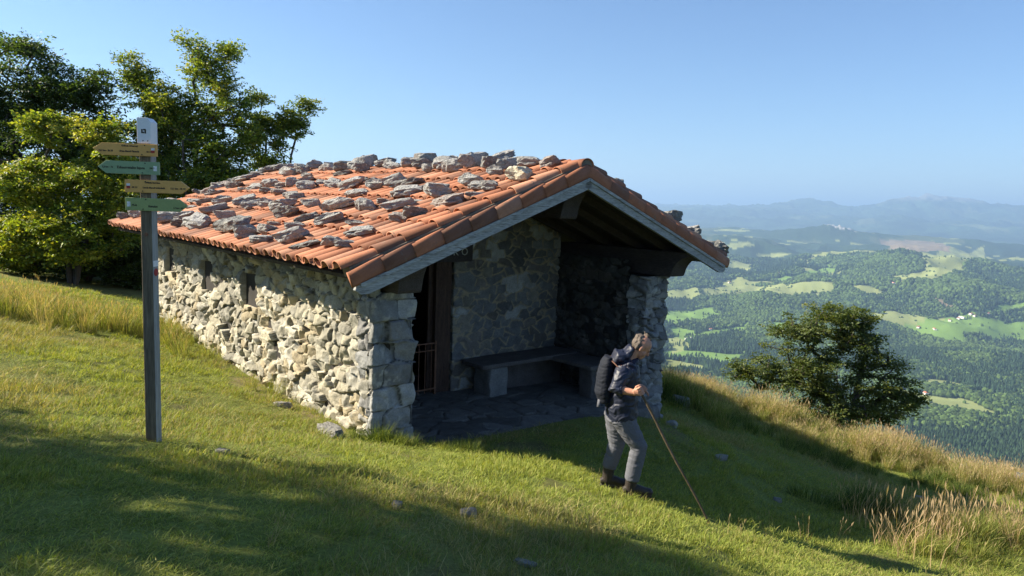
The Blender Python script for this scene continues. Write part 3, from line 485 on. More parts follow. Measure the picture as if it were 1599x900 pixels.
text_mesh("lettering", "K O", .17, m_paint, lint, Matrix.Translation((2.68, 1.925, -.775 - ZB)) @ Rx)
b = MB(); b.box((2.30, 2.035, -3.15 - ZB), (2.60, 2.11, -.94 - ZB)); b.box((2.22, 2.12, -3.15 - ZB), (2.58, 2.16, -.94 - ZB)); bevel(b.build("door_jamb", mat("brown_old_door", (.085, .05, .035), var=.4, scale=3, fine=.4, fscale=20, bump=.6, rough=.85, stretch=(8, 8, 1)), hut), .006)
m_rust = mat("rusty_iron", (.20, .10, .06), var=.35, scale=20, fine=.3, rough=.7, metal=.3)
gt = MB()
zg0, zg1 = -3.02 - ZB, -2.19 - ZB
gt.box((.62, 1.95, zg1 - .018), (2.28, 1.975, zg1)); gt.box((.62, 1.955, zg1 - .13), (2.28, 1.97, zg1 - .115)); gt.box((.62, 1.955, zg0 + .08), (2.28, 1.97, zg0 + .1))
x = .66
while x < 2.27:
    gt.tube([(x, 1.962, zg0 + .03), (x, 1.962, zg1)], .0075, 6); x += .118
gt.box((2.25, 1.945, zg0), (2.28, 1.98, zg1 + .02)); gt.build("iron_gate", m_rust, hut)
# benches: slab on stone legs, built against the walls
def slab(mb, a, b_, seed, amp=.012, nx=24, ny=8):
    a = np.array(a); b_ = np.array(b_); mb.box(a, b_)
def rough_block(name, a, b_, m, parent, amp=.02, res=.035, seed=0, label=None):
    a = np.array(a, float); b_ = np.array(b_, float); bm = bmesh.new(); bmesh.ops.create_cube(bm, size=1)
    s = b_ - a; cuts = max(1, int(max(s) / res)); cuts = min(cuts, 26)
    bmesh.ops.bevel(bm, geom=bm.edges[:], offset=.06, segments=2, affect='EDGES', profile=.5)
    bmesh.ops.subdivide_edges(bm, edges=bm.edges[:], cuts=5, use_grid_fill=True)
    for v in bm.verts:
        p = a + (np.array(v.co) + .5) * s; q = np.array([fbm((p[0] + p[2]) / .15, (p[1] - p[2]) / .15, seed + k, 4) for k in range(3)]).ravel()
        v.co = Vector(p + amp * q)
    me = bpy.data.meshes.new(name); bm.to_mesh(me); bm.free(); me.materials.append(m); o = bpy.data.objects.new(name, me); col.objects.link(o); o.parent = parent
    for p in me.polygons: p.use_smooth = True
    if label: o["label"] = label
    return o
m_block = mat("grey_block_stone", (.17, .17, .165), var=.25, scale=6, fine=.25, fscale=45, bump=.6, bscale=30, rough=.92, spots=[(8, .6, .1, (.2, .2, .18))])
m_slab = mat("dark_bench_slab", (.10, .09, .085), var=.3, scale=5, fine=.3, bump=.5, bscale=25, rough=.85)
bench = tag(empty("stone_bench", tuple(hut2world(3.2, 1.7, -3.08)), YAW), "long stone bench with a grey block leg against the back wall of the porch", "bench")
rough_block("seat", (-.42, -.33, .49), (1.72, .28, .56), m_slab, bench, .012, seed=3); rough_block("leg", (-.26, -.30, -.06), (.11, .12, .49), m_block, bench, .02, seed=7)
rough_block("leg", (.3, .05, -.06), (1.7, .28, .48), m_wall_in and m_slab, bench, .03, seed=9)
bench = tag(empty("stone_bench", tuple(hut2world(4.6, .9, -3.1)), YAW), "stone bench along the right wall of the porch behind the walker", "bench")
rough_block("seat", (-.32, -.42, .49), (.34, .72, .56), m_slab, bench, .012, seed=13); rough_block("leg", (-.22, -.36, -.06), (.3, -.05, .49), m_slab, bench, .025, seed=17)
# ---------------------------------------------------------------- rocks that hold the tiles down
def rock_mesh(name, seed, m, sub=3, flat=.6, noise=.06, planes=9):
    rg = np.random.default_rng(seed); bm = bmesh.new(); bmesh.ops.create_icosphere(bm, subdivisions=sub, radius=1.0)
    D = np.array([v.co[:] for v in bm.verts]); D /= np.linalg.norm(D, axis=1)[:, None]
    N = rg.normal(size=(planes, 3)); N /= np.linalg.norm(N, axis=1)[:, None]; N = np.r_[N, [[0, 0, 1.0], [0, 0, -1], [1, 0, 0], [-1, 0, 0], [0, 1, 0], [0, -1, 0]]]
    d = rg.uniform(.45, 1.0, len(N)); dots = D @ N.T; r = np.min(np.where(dots > .05, d / np.maximum(dots, .05), 9), axis=1); r = np.minimum(r, 1.35)
    P = D * r[:, None]
    nz = fbm(P[:, 0] * 2.2 + seed, P[:, 1] * 2.2 + P[:, 2] * 1.7, seed + 5, 4); ly = fbm(P[:, 2] * 5 + seed, P[:, 0] * .8, seed + 6, 3)
    P = P * (1 + noise * nz + noise * .3 * ly)[:, None]; ext = P.max(0) - P.min(0); P = (P - (P.max(0) + P.min(0)) / 2) / ext
    for v, p in zip(bm.verts, P): v.co = Vector(p)
    me = bpy.data.meshes.new(name); bm.to_mesh(me); bm.free(); me.materials.append(m)
    for p in me.polygons: p.use_smooth = False
    return me
m_rock = [mat("roof_rock_grey", (.38, .38, .375), var=.3, scale=3.0, fine=.35, fscale=16, bump=1.0, bscale=7, rough=.93, coord='Object', bdist=.10, spots=[(5, .62, .06, (.46, .46, .42)), (9, .66, .04, (.10, .10, .10))]),
          mat("roof_rock_pink", (.37, .33, .31), var=.3, scale=3.0, fine=.3, fscale=16, bump=1.0, bscale=7, rough=.93, coord='Object', bdist=.10, spots=[(5, .62, .08, (.42, .36, .33))]),
          mat("roof_rock_dark", (.23, .23, .225), var=.4, scale=3.0, fine=.35, fscale=16, bump=1.0, bscale=6, rough=.93, coord='Object', bdist=.10, spots=[(6, .56, .06, (.42, .42, .39))]),
          mat("roof_rock_pale", (.60, .56, .44), var=.2, scale=3.0, fine=.2, fscale=16, bump=.9, bscale=7, rough=.93, coord='Object', bdist=.08, spots=[(8, .6, .06, (.3, .29, .24))])]
RM = [[rock_mesh("rock", 100 + 20 * k + i, m_rock[k], noise=.26 + .08 * (i % 3)) for i in range(n)] for k, n in ((0, 9), (1, 4), (2, 5), (3, 1))]
ORD = "first second third fourth fifth sixth seventh eighth ninth tenth eleventh twelfth thirteenth fourteenth fifteenth sixteenth seventeenth eighteenth nineteenth twentieth".split()
ORD += ["twenty-" + w for w in ORD[:9]] + ["thirtieth"] + ["thirty-" + w for w in ORD[:9]] + ["fortieth"] + ["forty-" + w for w in ORD[:9]]
rows = [(2.30, "along the ridge"), (1.30, "below the ridge row"), (.72, "across the middle of the roof"), (.05, "above the eave row"), (-9, "along the eave")]
rocks = []
rr_ = random.Random(11)
for (x, y, w, h) in ROCKS: rocks.append([x, min(y, 9.05 + rr_.uniform(-.1, .1)) if y > 9.05 else y, w, h])
for k in range(20): rocks.append([rr_.uniform(2.3, 2.75), 1.2 + k * .4 + rr_.uniform(-.1, .1), rr_.uniform(.2, .34), rr_.uniform(.12, .2)])
for k in range(9): rocks.append([rr_.uniform(-.3, 2.6), 8.95 + rr_.uniform(-.1, .2), rr_.uniform(.25, .4), rr_.uniform(.09, .15)])
for k in range(16):
    x_, y_ = rr_.choice([1.9, 1.45, 1.0, .6, .2, -.25]) + rr_.uniform(-.15, .15), rr_.uniform(.6, 8.8); rocks.append([x_, y_, rr_.uniform(.2, .42), rr_.uniform(.06, .12)])
_keep = []
for q in rocks:
    if all(math.hypot(q[0] - p[0], q[1] - p[1]) > .42 * (q[2] + p[2]) * (.8 if len(_keep) < 118 else 1.0) or len(_keep) < 112 for p in _keep): _keep.append(q)
rocks = _keep; byrow = {}
for q in rocks:
    for lim, nm in rows:
        if q[0] > lim: byrow.setdefault(nm, []).append(q); break
cw_ = {0: "grey", 1: "pinkish grey", 2: "dark grey", 3: "pale cream"}
def put_rock(x, y, z, w, h, k, dz, label, group, rot=None):
    me = rr_.choice(RM[k]); o = bpy.data.objects.new("roof_rock", me); col.objects.link(o)
    dp = w * rr_.uniform(.65, .95)
    w *= 1.06; dp *= 1.1; o.scale = (w, dp, h * 1.1); p = hut2world(x, y, z + h * .5 - .015 + dz); o.location = p
    o.rotation_euler = (rr_.uniform(-.1, .1), rr_.uniform(-.1, .1) + .22 * math.sin(0), rr_.uniform(-.5, .5))
    if w > .33 and h / w < .45: o.rotation_euler.rotate(Euler((0, -TH * .8, 0)))
    tag(o, label, "rock", group); return o
for nm, L in byrow.items():
    L.sort(key=lambda q: q[1])
    for i, (x, y, w, h) in enumerate(L):
        cream = abs(x - 1.92) < .02 and abs(y + .24) < .02
        k = 3 if cream else rr_.choices((0, 1, 2), (.68, .12, .2))[0]
        size = "big " if w > .4 else ("small " if w < .24 else ("flat " if h / w < .38 else ""))
        z = roofz(x) + .06 + .13
        put_rock(x, y, z, w, h, k, 0, f"pale cream rock near the front end of the roof ridge" if cream else f"{size}{cw_[k]} rock {nm}, {ORD[i]} from the porch end", "rocks weighing down the roof tiles")
for i, (x, y, w, h, z) in enumerate(ROCKS_R):
    put_rock(x, y, roofz(x) + .20, w * 1.25, h * 1.5, 2 if i in (2, 5, 8) else 0, 0.0, f"lichened rock on the shaded far roof slope, {ORD[i]} below the ridge", "rocks on the far roof slope")
# ---------------------------------------------------------------- haze: the air between here and the far ranges
hb = MB(); hb.box((-64000, -64000, -760), (64000, 64000, 1120)); haze = hb.build("haze", None, None); tag(haze, kind='stuff')
hm = bpy.data.materials.new("haze"); hm.use_nodes = True; hn = hm.node_tree; hn.nodes.clear(); ho = hn.nodes.new("ShaderNodeOutputMaterial"); hv = hn.nodes.new("ShaderNodeVolumePrincipled")
hv.inputs["Color"].default_value = (.42, .66, 1.0, 1); hv.inputs["Density"].default_value = 6.6e-5; hv.inputs["Anisotropy"].default_value = .2; hn.links.new(hv.outputs[0], ho.inputs["Volume"]); haze.data.materials.append(hm)
# ---------------------------------------------------------------- scattering by geometry nodes (only for what nobody could count)
def proto_collection(name, objs):
    c = bpy.data.collections.new(name)
    for o in objs:
        col.objects.unlink(o); c.objects.link(o)
    return c
def scatter(name, P, rz, sc, idx, coll, tilt=None):
    me = bpy.data.meshes.new(name); me.vertices.add(len(P)); me.vertices.foreach_set("co", np.asarray(P, np.float32).ravel())
    rot = np.c_[tilt if tilt is not None else np.zeros((len(P), 2)), rz].astype(np.float32)
    a = me.attributes.new("rot", 'FLOAT_VECTOR', 'POINT'); a.data.foreach_set("vector", rot.ravel())
    s = np.asarray(sc, np.float32); s = s if s.ndim == 2 else np.repeat(s[:, None], 3, 1); a = me.attributes.new("scl", 'FLOAT_VECTOR', 'POINT'); a.data.foreach_set("vector", s.ravel())
    a = me.attributes.new("idx", 'INT', 'POINT'); a.data.foreach_set("value", np.asarray(idx, np.int32))
    o = bpy.data.objects.new(name, me); col.objects.link(o)
    ng = bpy.data.node_groups.new(name, 'GeometryNodeTree'); ng.interface.new_socket("Geometry", in_out='INPUT', socket_type='NodeSocketGeometry'); ng.interface.new_socket("Geometry", in_out='OUTPUT', socket_type='NodeSocketGeometry')
    N = ng.nodes; L = ng.links; gi = N.new("NodeGroupInput"); go = N.new("NodeGroupOutput"); ip = N.new("GeometryNodeInstanceOnPoints"); ci = N.new("GeometryNodeCollectionInfo"); ci.inputs["Collection"].default_value = coll
    ci.inputs["Separate Children"].default_value = True; ci.inputs["Reset Children"].default_value = True
    def at(nm, ty):
        n = N.new("GeometryNodeInputNamedAttribute"); n.data_type = ty; n.inputs["Name"].default_value = nm; return n.outputs[0]
    L.new(gi.outputs[0], ip.inputs["Points"]); L.new(ci.outputs[0], ip.inputs["Instance"]); ip.inputs["Pick Instance"].default_value = True
    L.new(at("idx", 'INT'), ip.inputs["Instance Index"]); e2r = N.new("FunctionNodeEulerToRotation"); L.new(at("rot", 'FLOAT_VECTOR'), e2r.inputs[0]); L.new(e2r.outputs[0], ip.inputs["Rotation"]); L.new(at("scl", 'FLOAT_VECTOR'), ip.inputs["Scale"])
    L.new(ip.outputs[0], go.inputs[0]); md = o.modifiers.new("scatter", 'NODES'); md.node_group = ng
    return tag(o, kind='stuff')
# ---------------------------------------------------------------- far woods in the valley
def canopy_mat(name, c, var):
    m = mat(name, c, var=.35, scale=.25, fine=.3, fscale=1.2, rough=.95, spec=.05)
    nt = m.node_tree; p = [n for n in nt.nodes if n.type == 'BSDF_PRINCIPLED'][0]; src = p.inputs["Base Color"].links[0].from_socket; oi = nt.nodes.new("ShaderNodeObjectInfo"); mr = nt.nodes.new("ShaderNodeMapRange"); mr.inputs[3].default_value = 1 - var; mr.inputs[4].default_value = 1 + var
    nt.links.new(oi.outputs["Random"], mr.inputs[0]); x = nt.nodes.new("ShaderNodeVectorMath"); x.operation = 'SCALE'; nt.links.new(src, x.inputs[0]); nt.links.new(mr.outputs[0], x.inputs["Scale"]); nt.links.new(x.outputs[0], p.inputs["Base Color"]); return m
mc1 = canopy_mat("far_broadleaf_canopy", (.062, .098, .028), .5); mc2 = canopy_mat("far_conifer_canopy", (.028, .052, .024), .45)
protos = []
for k in range(3):
    bm = bmesh.new(); bmesh.ops.create_icosphere(bm, subdivisions=2, radius=1)
    for v in bm.verts:
        n = float(fbm(np.array([v.co.x * 1.6 + k * 5]), np.array([v.co.y * 1.6 + v.co.z]), 90 + k, 2)[0]); v.co *= 1 + .35 * n; v.co.z = v.co.z * .62 + .55; v.co.x *= .55; v.co.y *= .55
    me = bpy.data.meshes.new("broadleaf"); bm.to_mesh(me); bm.free(); me.materials.append(mc1); o = bpy.data.objects.new("broadleaf_%d" % k, me); col.objects.link(o); protos.append(o)
for k in range(2):
    b = MB(); zs = np.linspace(0, 1.35, 5); pts = [(0, 0, z) for z in zs]; b.tube(pts, [.24, .27, .21, .12, .01], 6 + k); protos.append(b.build("conifer_%d" % k, mc2))
c_far = proto_collection("far_tree_kinds", protos)
rg = np.random.default_rng(5); n = 210000
r = np.sqrt(rg.uniform(1500 ** 2, 7800 ** 2, n)); keepd = rg.random(n) < np.clip(1.35 - r / 7000, .35, 1); r = r[keepd]; az = np.radians(rg.uniform(9.5, 39, len(r))); X = r * np.sin(az); Y = r * np.cos(az)
m = field_mask(X, Y); hedge = fbm(X / 120., Y / 120., 66, 3) > .42; keep = (m < 0) | ((m >= 0) & (rg.random(len(X)) < np.where(hedge, .25, .012)))
for hx_, hy_, k_, d_ in HOUSES: keep &= np.hypot(X - hx_, Y - hy_) > 26
X = X[keep]; Y = Y[keep]; Z = ground(X, Y); kind = fbm(X / 500., Y / 500., 91, 3); con = kind + .5 * (rg.random(len(X)) - .5) > .08
idx = np.where(con, 3 + (rg.random(len(X)) * 2).astype(int), (rg.random(len(X)) * 3).astype(int)); h = np.where(con, rg.uniform(13, 24, len(X)), rg.uniform(10, 19, len(X))) * np.where(m[keep] >= 0, .6, 1) * (1 + .35 * (np.hypot(X, Y) > 5500))
# names sort alphabetically in the collection: broadleaf_0..2, conifer_0..1
scatter("far_woods", np.c_[X, Y, Z - 1], rg.uniform(0, 6.28, len(X)), np.c_[h * rg.uniform(.9, 1.3, len(X)), h * rg.uniform(.9, 1.3, len(X)), h], idx, c_far)
# ---------------------------------------------------------------- farmhouses in the valley
m_white = mat("whitewashed_wall", (.75, .73, .68), var=.1, scale=.4); m_redroof = mat("red_roof", (.42, .14, .08), var=.2, scale=.5); m_greyroof = mat("pale_roof", (.55, .53, .5), var=.1, scale=.5); m_win = mat("dark_window", (.05, .05, .06), var=0, fine=0, rough=.3)
where = ["above the pale meadows beside the hut wall", "at the edge of the pale meadow beside the hut", "in the low meadow near the hut corner", "in the hamlet on the middle hill", "second white one of the middle hill hamlet", "by the bare track on the middle hill", "below the small meadow on the middle hill", "on the upper side of the long bright meadow",
         "beyond the long bright meadow", "at the far end of the long bright meadow", "at the left tip of the long bright meadow", "inside the long bright meadow", "on the lower edge of the long bright meadow", "at the head of the lowest meadow", "on the wooded slope next to the roof corner", "near the right end of the upper bright strip", "below the hut eave among the small meadows", "between the two bright meadows"]
for i, (hx_, hy_, k_, d_) in enumerate(HOUSES):
    z = float(ground(np.array([hx_]), np.array([hy_]))[0]); L_, W_, H_ = (34, 13, 6) if k_ else (17, 12, 8); s = 1.0 + .3 * ((i * 7) % 3) / 3
    hs = tag(empty("farmhouse", (hx_, hy_, z), 0.4 + (i * 1.7) % 1.5), f"{'long pale' if k_ else 'small white'} farmhouse {where[i]}", "farmhouse", "farmhouses in the valley")
    b = MB(); b.box((-L_ / 2 * s, -W_ / 2 * s, -2), (L_ / 2 * s, W_ / 2 * s, H_ * s)); b.prism([(-W_ / 2 * s, H_ * s), (W_ / 2 * s, H_ * s), (0, H_ * s + 2.4)], -L_ / 2 * s + .3, L_ / 2 * s - .3, axes=(1, 2, 0)); b.build("wall", m_white, hs)
    b = MB(); b.prism([(-W_ / 2 * s - 1, H_ * s - .3), (0, H_ * s + 2.7), (W_ / 2 * s + 1, H_ * s - .3), (W_ / 2 * s + 1, H_ * s + .2), (0, H_ * s + 3.3), (-W_ / 2 * s - 1, H_ * s + .2)], -L_ / 2 * s - .8, L_ / 2 * s + .8, axes=(1, 2, 0)); b.build("roof", m_greyroof if i in (2, 7) else m_redroof, hs)
    for wx in (-.3, .05, .35):
        b = MB(); b.box((wx * L_, -W_ / 2 * s - .08, H_ * s * .55), (wx * L_ + 1.3, -W_ / 2 * s + .05, H_ * s * .75)); b.build("window", m_win, hs)
# ---------------------------------------------------------------- trees: trunk and limbs grown towards leaf clumps
def leaf_cloud(C, R, nleaf, size, rg, flat=.45, pal=None, up=.5):
    """C (n,3) clump centres, R (n,) radii; every leaf a small folded blade of its own"""
    n = len(C); k = np.repeat(np.arange(n), nleaf); N = len(k)
    # each clump is a few flat sprays
    ang = rg.uniform(0, 2 * np.pi, N); rr = np.sqrt(rg.random(N)); spray = rg.integers(0, 4, N); tx = rg.normal(size=(n, 4, 2)) * .45; off = rg.normal(size=(n, 4, 3)) * .33
    lx = rr * np.cos(ang); ly = rr * np.sin(ang); t = tx[k, spray]; P = np.stack([lx, ly, t[:, 0] * lx + t[:, 1] * ly + rg.normal(size=N) * .10], -1) * .75 + off[k, spray] * [1, 1, flat * 1.6]
    P = C[k] + P * R[k][:, None] * [1, 1, .8]
    nrm = np.stack([-t[:, 0], -t[:, 1], np.ones(N)], -1) + rg.normal(size=(N, 3)) * .55; nrm /= np.linalg.norm(nrm, axis=1)[:, None]
    a = np.stack([np.cos(ang), np.sin(ang), rg.normal(size=N) * .3 - .15], -1); a -= nrm * (a * nrm).sum(1)[:, None]; a /= np.linalg.norm(a, axis=1)[:, None]; b = np.cross(nrm, a)
    s = size * rg.uniform(.6, 1.2, N)[:, None]; V = np.stack([P - a * s * .5, P + b * s * .3 + a * s * .02 + nrm * s * .07, P + a * s * .55, P - b * s * .3 + a * s * .02 + nrm * s * .07], 1).reshape(-1, 3)
    F = np.arange(N * 4).reshape(-1, 4); pal = np.array(pal); cc = rg.integers(0, len(pal), n); mixl = rg.integers(0, len(pal), N); c = pal[np.where(rg.random(N) < .55, cc[k], mixl)] * rg.uniform(.75, 1.3, N)[:, None]
    return V, F, c
m_leaf = mat("beech_leaf", attr=True, var=0, fine=0, rough=.5, transl=.42, spec=.35)
m_bark = mat("beech_bark", (.075, .065, .055), var=.3, scale=4, fine=.3, bump=.6, bscale=15, rough=.9, stretch=(3, 3, .8))
def tree(name, label, base, blobs, pal, clumps, nleaf, size, seed, group, cr=.3, stems=1, stem_r=.09, ry=None, spread=.35, hollow=.55, cat="tree", yr=.8, dens=1.0):
    rg = np.random.default_rng(seed); bz = float(ground(np.array([base[0]]), np.array([base[1]]))[0]) - .1; root = tag(empty(name, (base[0], base[1], bz)), label, cat, group); O = np.array([base[0], base[1], bz])
    w = np.array([b[3] * b[3] * b[4] for b in blobs]) ** .8; w /= w.sum(); C = []
    while len(C) < clumps:
        b = blobs[rg.choice(len(blobs), p=w)]; d = rg.normal(size=3); d /= np.linalg.norm(d); r = rg.uniform(hollow, 1.0) ** .6; p = np.array(b[:3]) + d * r * np.array([b[3], b[3] * yr, b[4]])
        if p[2] > float(ground(np.array([p[0]]), np.array([p[1]]))[0]) + .1: C.append(p)
    C = np.array(C) - O; mean = C.mean(0)
    # skeleton: stems rise to the crown, every clump hangs on the nearest inner node
    nodes = []; par = []; 
    for s in range(stems):
        a = rg.uniform(0, 6.28); tgt = mean * [.8, .8, 1] + np.array([math.cos(a), math.sin(a), 0]) * spread * (stems > 1) * 2.2 + rg.normal(size=3) * .1; p = np.array([math.cos(a) * .12 * (stems > 1), math.sin(a) * .12 * (stems > 1), 0.]); last = -1
        for t in np.linspace(0, 1, 8):
            q = p * (1 - t) + tgt * t; q[:2] = p[:2] + (tgt[:2] - p[:2]) * t ** 1.4; q += rg.normal(size=3) * .03 * (t > 0); nodes.append(q); par.append(last); last = len(nodes) - 1
    axis = np.array(nodes); order = np.argsort(np.min(np.linalg.norm(C[:, None] - axis[None], axis=2), axis=1)); hgt = np.array(nodes)
    for ci in order:
        c = C[ci]; A = np.array(nodes); d = np.linalg.norm(A - c, axis=1) + .55 * np.maximum(A[:, 2] - c[2] + .1, 0) + .35 * (A[:, 2] < .18 * mean[2]) ; k = int(np.argmin(d)); L = np.linalg.norm(A[k] - c); m_ = max(1, int(L / .22)); last = k
        for t in np.linspace(0, 1, m_ + 1)[1:]:
            q = A[k] * (1 - t) + c * t; q[2] -= .10 * L * math.sin(math.pi * t) * .6; q = q + rg.normal(size=3) * .025 * (t < 1); nodes.append(q); par.append(last); last = len(nodes) - 1
    A = np.array(nodes); n = len(A); load = np.zeros(n); leaf = np.ones(n)
    for i in range(n - 1, -1, -1):
        load[i] += 1
        if par[i] >= 0: load[par[i]] += load[i]
    tot = load.max(); R = np.maximum(.005, stem_r * (load / tot) ** .46)
    V = []; F = []; base_i = 0; ns = 5
    i1 = np.array([i for i in range(n) if par[i] >= 0]); i0 = np.array([par[i] for i in i1]); D = A[i1] - A[i0]; D /= (np.linalg.norm(D, axis=1)[:, None] + 1e-9); ref = np.where(np.abs(D[:, 2:3]) < .9, [[0, 0, 1.]], [[1., 0, 0]]); a = np.cross(D, ref); a /= np.linalg.norm(a, axis=1)[:, None]; b = np.cross(D, a)
    ring = np.linspace(0, 2 * np.pi, ns, endpoint=False); r0 = np.minimum(R[i0], R[i1] * 1.6)
    V = np.stack([A[i0][:, None] + r0[:, None, None] * (a[:, None] * np.cos(ring)[None, :, None] + b[:, None] * np.sin(ring)[None, :, None]), A[i1][:, None] + R[i1][:, None, None] * (a[:, None] * np.cos(ring)[None, :, None] + b[:, None] * np.sin(ring)[None, :, None])], 1).reshape(-1, 3)
    m0 = np.arange(len(i1))[:, None] * 2 * ns; kk = np.arange(ns)[None]; F = np.stack([m0 + kk, m0 + (kk + 1) % ns, m0 + ns + (kk + 1) % ns, m0 + ns + kk], -1).reshape(-1, 4)
    mesh_np("trunk", V, F, m_bark, root, True)
    V, F, c = leaf_cloud(C, rg.uniform(.7, 1.3, len(C)) * cr, nleaf, size, rg, pal=pal)
    o = mesh_np("crown", V, F, m_leaf, root, False, fcol=c); return root
deep = [(.045, .078, .022), (.055, .095, .025), (.035, .062, .02), (.08, .12, .03)]
bright = [(.20, .26, .035), (.26, .30, .04), (.13, .19, .03), (.085, .14, .028), (.32, .31, .045)]
olive = [(.11, .16, .03), (.075, .12, .025), (.15, .19, .035), (.06, .10, .025), (.20, .22, .04)]
def bl(k): return CROWNS[k][0], CROWNS[k][1]
G = "trees behind the hut"
B_, b0 = bl('A'); tree("beech_tree", "tall dark beech, highest of the trees behind the signpost", b0, B_, deep, 620, 200, .095, 1, G, cr=.42, stem_r=.2)
B_, b0 = bl('B'); tree("beech_tree", "low bright yellow-green beech directly left of the signpost", b0, B_, bright, 400, 190, .085, 2, G, cr=.32, stems=4, stem_r=.08)
B_, b0 = bl('C'); tree("shrub", "dense dark shrubs filling the ground beside the hut's rear corner", b0, B_, deep, 260, 190, .085, 3, G, cr=.36, stems=5, stem_r=.07, cat="shrub")
B_, b0 = bl('D'); tree("beech_tree", "airy many-stemmed beech with yellowing leaves standing behind the signpost", b0, B_, bright + olive[:3], 720, 120, .085, 4, G, cr=.32, stems=5, stem_r=.12, hollow=.1)
B_, b0 = bl('E'); tree("beech_tree", "slender leaning young beech at the end of the tree group above the roof", b0, B_, olive + bright[:1], 170, 95, .085, 5, G, cr=.27, stems=3, stem_r=.04, hollow=.1)
B_, b0 = bl('F'); tree("beech_tree", "wide round beech below the crest above the valley", b0, B_, [(.075, .105, .03), (.09, .12, .03), (.06, .09, .025), (.12, .14, .035)], 430, 130, .075, 6, None, cr=.27, stems=4, stem_r=.12, hollow=.2, spread=.5)
# the row of beeches beside the photographer, out of the picture to the left, whose shade falls on the lawn
shade = [((-11.2, 4.6), [(-11.2, 4.2, 3.6, 2.0, 2.3), (-10.6, 4.6, 1.0, 1.6, 1.7), (-12.2, 5.2, 2.0, 1.7, 2.3), (-11.4, 4.2, 5.9, 1.5, 1.4), (-10.4, 3.8, 3.0, 1.5, 1.8), (-11.3, 5.0, 6.9, 1.4, 1.5), (-10.2, 4.9, 4.6, 1.3, 1.4)]),
         ((-12.0, 1.8), [(-12.0, 1.8, 3.8, 2.2, 2.4), (-11.2, 2.4, 1.4, 1.7, 1.5), (-12.2, 1.3, 6.2, 1.4, 1.2), (-11.8, 2.8, 7.2, 1.9, 1.6)]),
         ((-11.6, -1.6), [(-11.6, -1.6, 3.6, 2.0, 2.3), (-11.0, -1.0, 1.3, 1.6, 1.4)])]
for i, (b0, B_) in enumerate(shade):
    tree("beech_tree", ["leafy beech at the crest side of the row beside the photographer", "broad beech in the middle of the row beside the photographer", "leafy beech at the near end of the row beside the photographer"][i], b0, B_, olive, (240, 190, 90)[i], 105, .14, 40 + i, "row of beeches beside the photographer", cr=.5, stem_r=.16, hollow=.3)
# ---------------------------------------------------------------- grass
m_grass = mat("grass_blade", attr=True, var=0, fine=0, rough=.6, transl=.35, spec=.2)
def clump(name, n, rad, h0, h1, wid, lean, pal, seed, heads=0, up=0.):
    rg = np.random.default_rng(seed); a = rg.uniform(0, 6.28, n); r = rad * np.sqrt(rg.random(n)); B = np.c_[r * np.cos(a), r * np.sin(a), np.zeros(n) - .01]
    d = np.c_[np.cos(a + rg.normal(size=n) * .8), np.sin(a + rg.normal(size=n) * .8), np.zeros(n)]; h = rg.uniform(h0, h1, n); ln = lean * rg.uniform(.2, 1.2, n) * h; s = rg.normal(size=(n, 3)) * [1, 1, 0]; s /= np.linalg.norm(s, axis=1)[:, None]; w = wid * rg.uniform(.7, 1.3, n)
    up3 = np.array([0, 0, 1.]); P1 = B + d * (ln * .3)[:, None] + up3 * (h * .55)[:, None]; P2 = B + d * ln[:, None] + up3 * h[:, None]
    V = np.stack([B - s * w[:, None] / 2, B + s * w[:, None] / 2, P1 + s * w[:, None] * .38, P1 - s * w[:, None] * .38, P2], 1).reshape(-1, 3); k = np.arange(n) * 5
    Q = np.stack([k, k + 1, k + 2, k + 3], -1); T = np.stack([k + 3, k + 2, k + 4], -1); pal = np.array(pal); c = pal[rg.integers(0, len(pal), n)] * rg.uniform(.75, 1.25, n)[:, None]; c2 = c * 1.1
    if heads:                                    # seed heads
        m = rg.random(n) < heads; Bh = P2[m]; nn = m.sum(); e = s[m] * .006; kk = len(V) + np.arange(nn) * 4; dd = d[m] * .02 + up3 * .07
        V = np.r_[V, np.stack([Bh - up3 * .03, Bh + dd * .4 + e, Bh + dd, Bh + dd * .4 - e], 1).reshape(-1, 3)]; Q = np.r_[Q, np.stack([kk, kk + 1, kk + 2, kk + 3], -1)]; c = np.r_[c, np.tile((.36, .27, .17), (nn, 1))]
    return mesh_np(name, V, [Q, T], m_grass, None, False, fcol=np.r_[c, c2])
gr = [(.22, .265, .05), (.18, .23, .045), (.26, .285, .065), (.30, .30, .09)]; mixd = gr[:2] + [(.27, .24, .10), (.24, .22, .08)]; straw = [(.32, .27, .13), (.26, .23, .10), (.38, .32, .18), (.15, .17, .04)]
L = [clump("a%d" % i, 60, .10, .018, .055, .0045, .9, gr, 200 + i) for i in range(3)] + [clump("b%d" % i, 55, .10, .02, .065, .004, 1.0, mixd, 210 + i) for i in range(2)] + [clump("c0", 45, .11, .03, .10, .0035, .9, straw + gr[:1], 220)]
c_lawn = proto_collection("lawn_tufts", L)
rg = np.random.default_rng(9); P = []
for (r0, r1, dn) in ((1.9, 3.6, 190), (3.6, 6, 150), (6, 9, 105), (9, 13, 72), (13, 19, 42)):
    n = int(dn * 1.45 / 2 * (r1 ** 2 - r0 ** 2)); r = np.sqrt(rg.uniform(r0 ** 2, r1 ** 2, n)); a = rg.uniform(-.70, .75, n); P.append(np.c_[r * np.sin(a), r * np.cos(a)])
P = np.concatenate(P); hx, hy = world2hut(P[:, 0], P[:, 1]); inside = (hx > -.08) & (hx < HW + .1) & (hy > -.1) & (hy < HL + .1)
inside |= (hx > .5) & (hx < 4.95) & (hy > -.32 + .07 * np.sin(hx * 5))
bare = np.exp(-((hx + .28) / .25) ** 2) * sstep(-.6, .4, hy) * (1 - sstep(4, 6, hy)) * .75; hidden = (hx > HW) & (hy > 5)
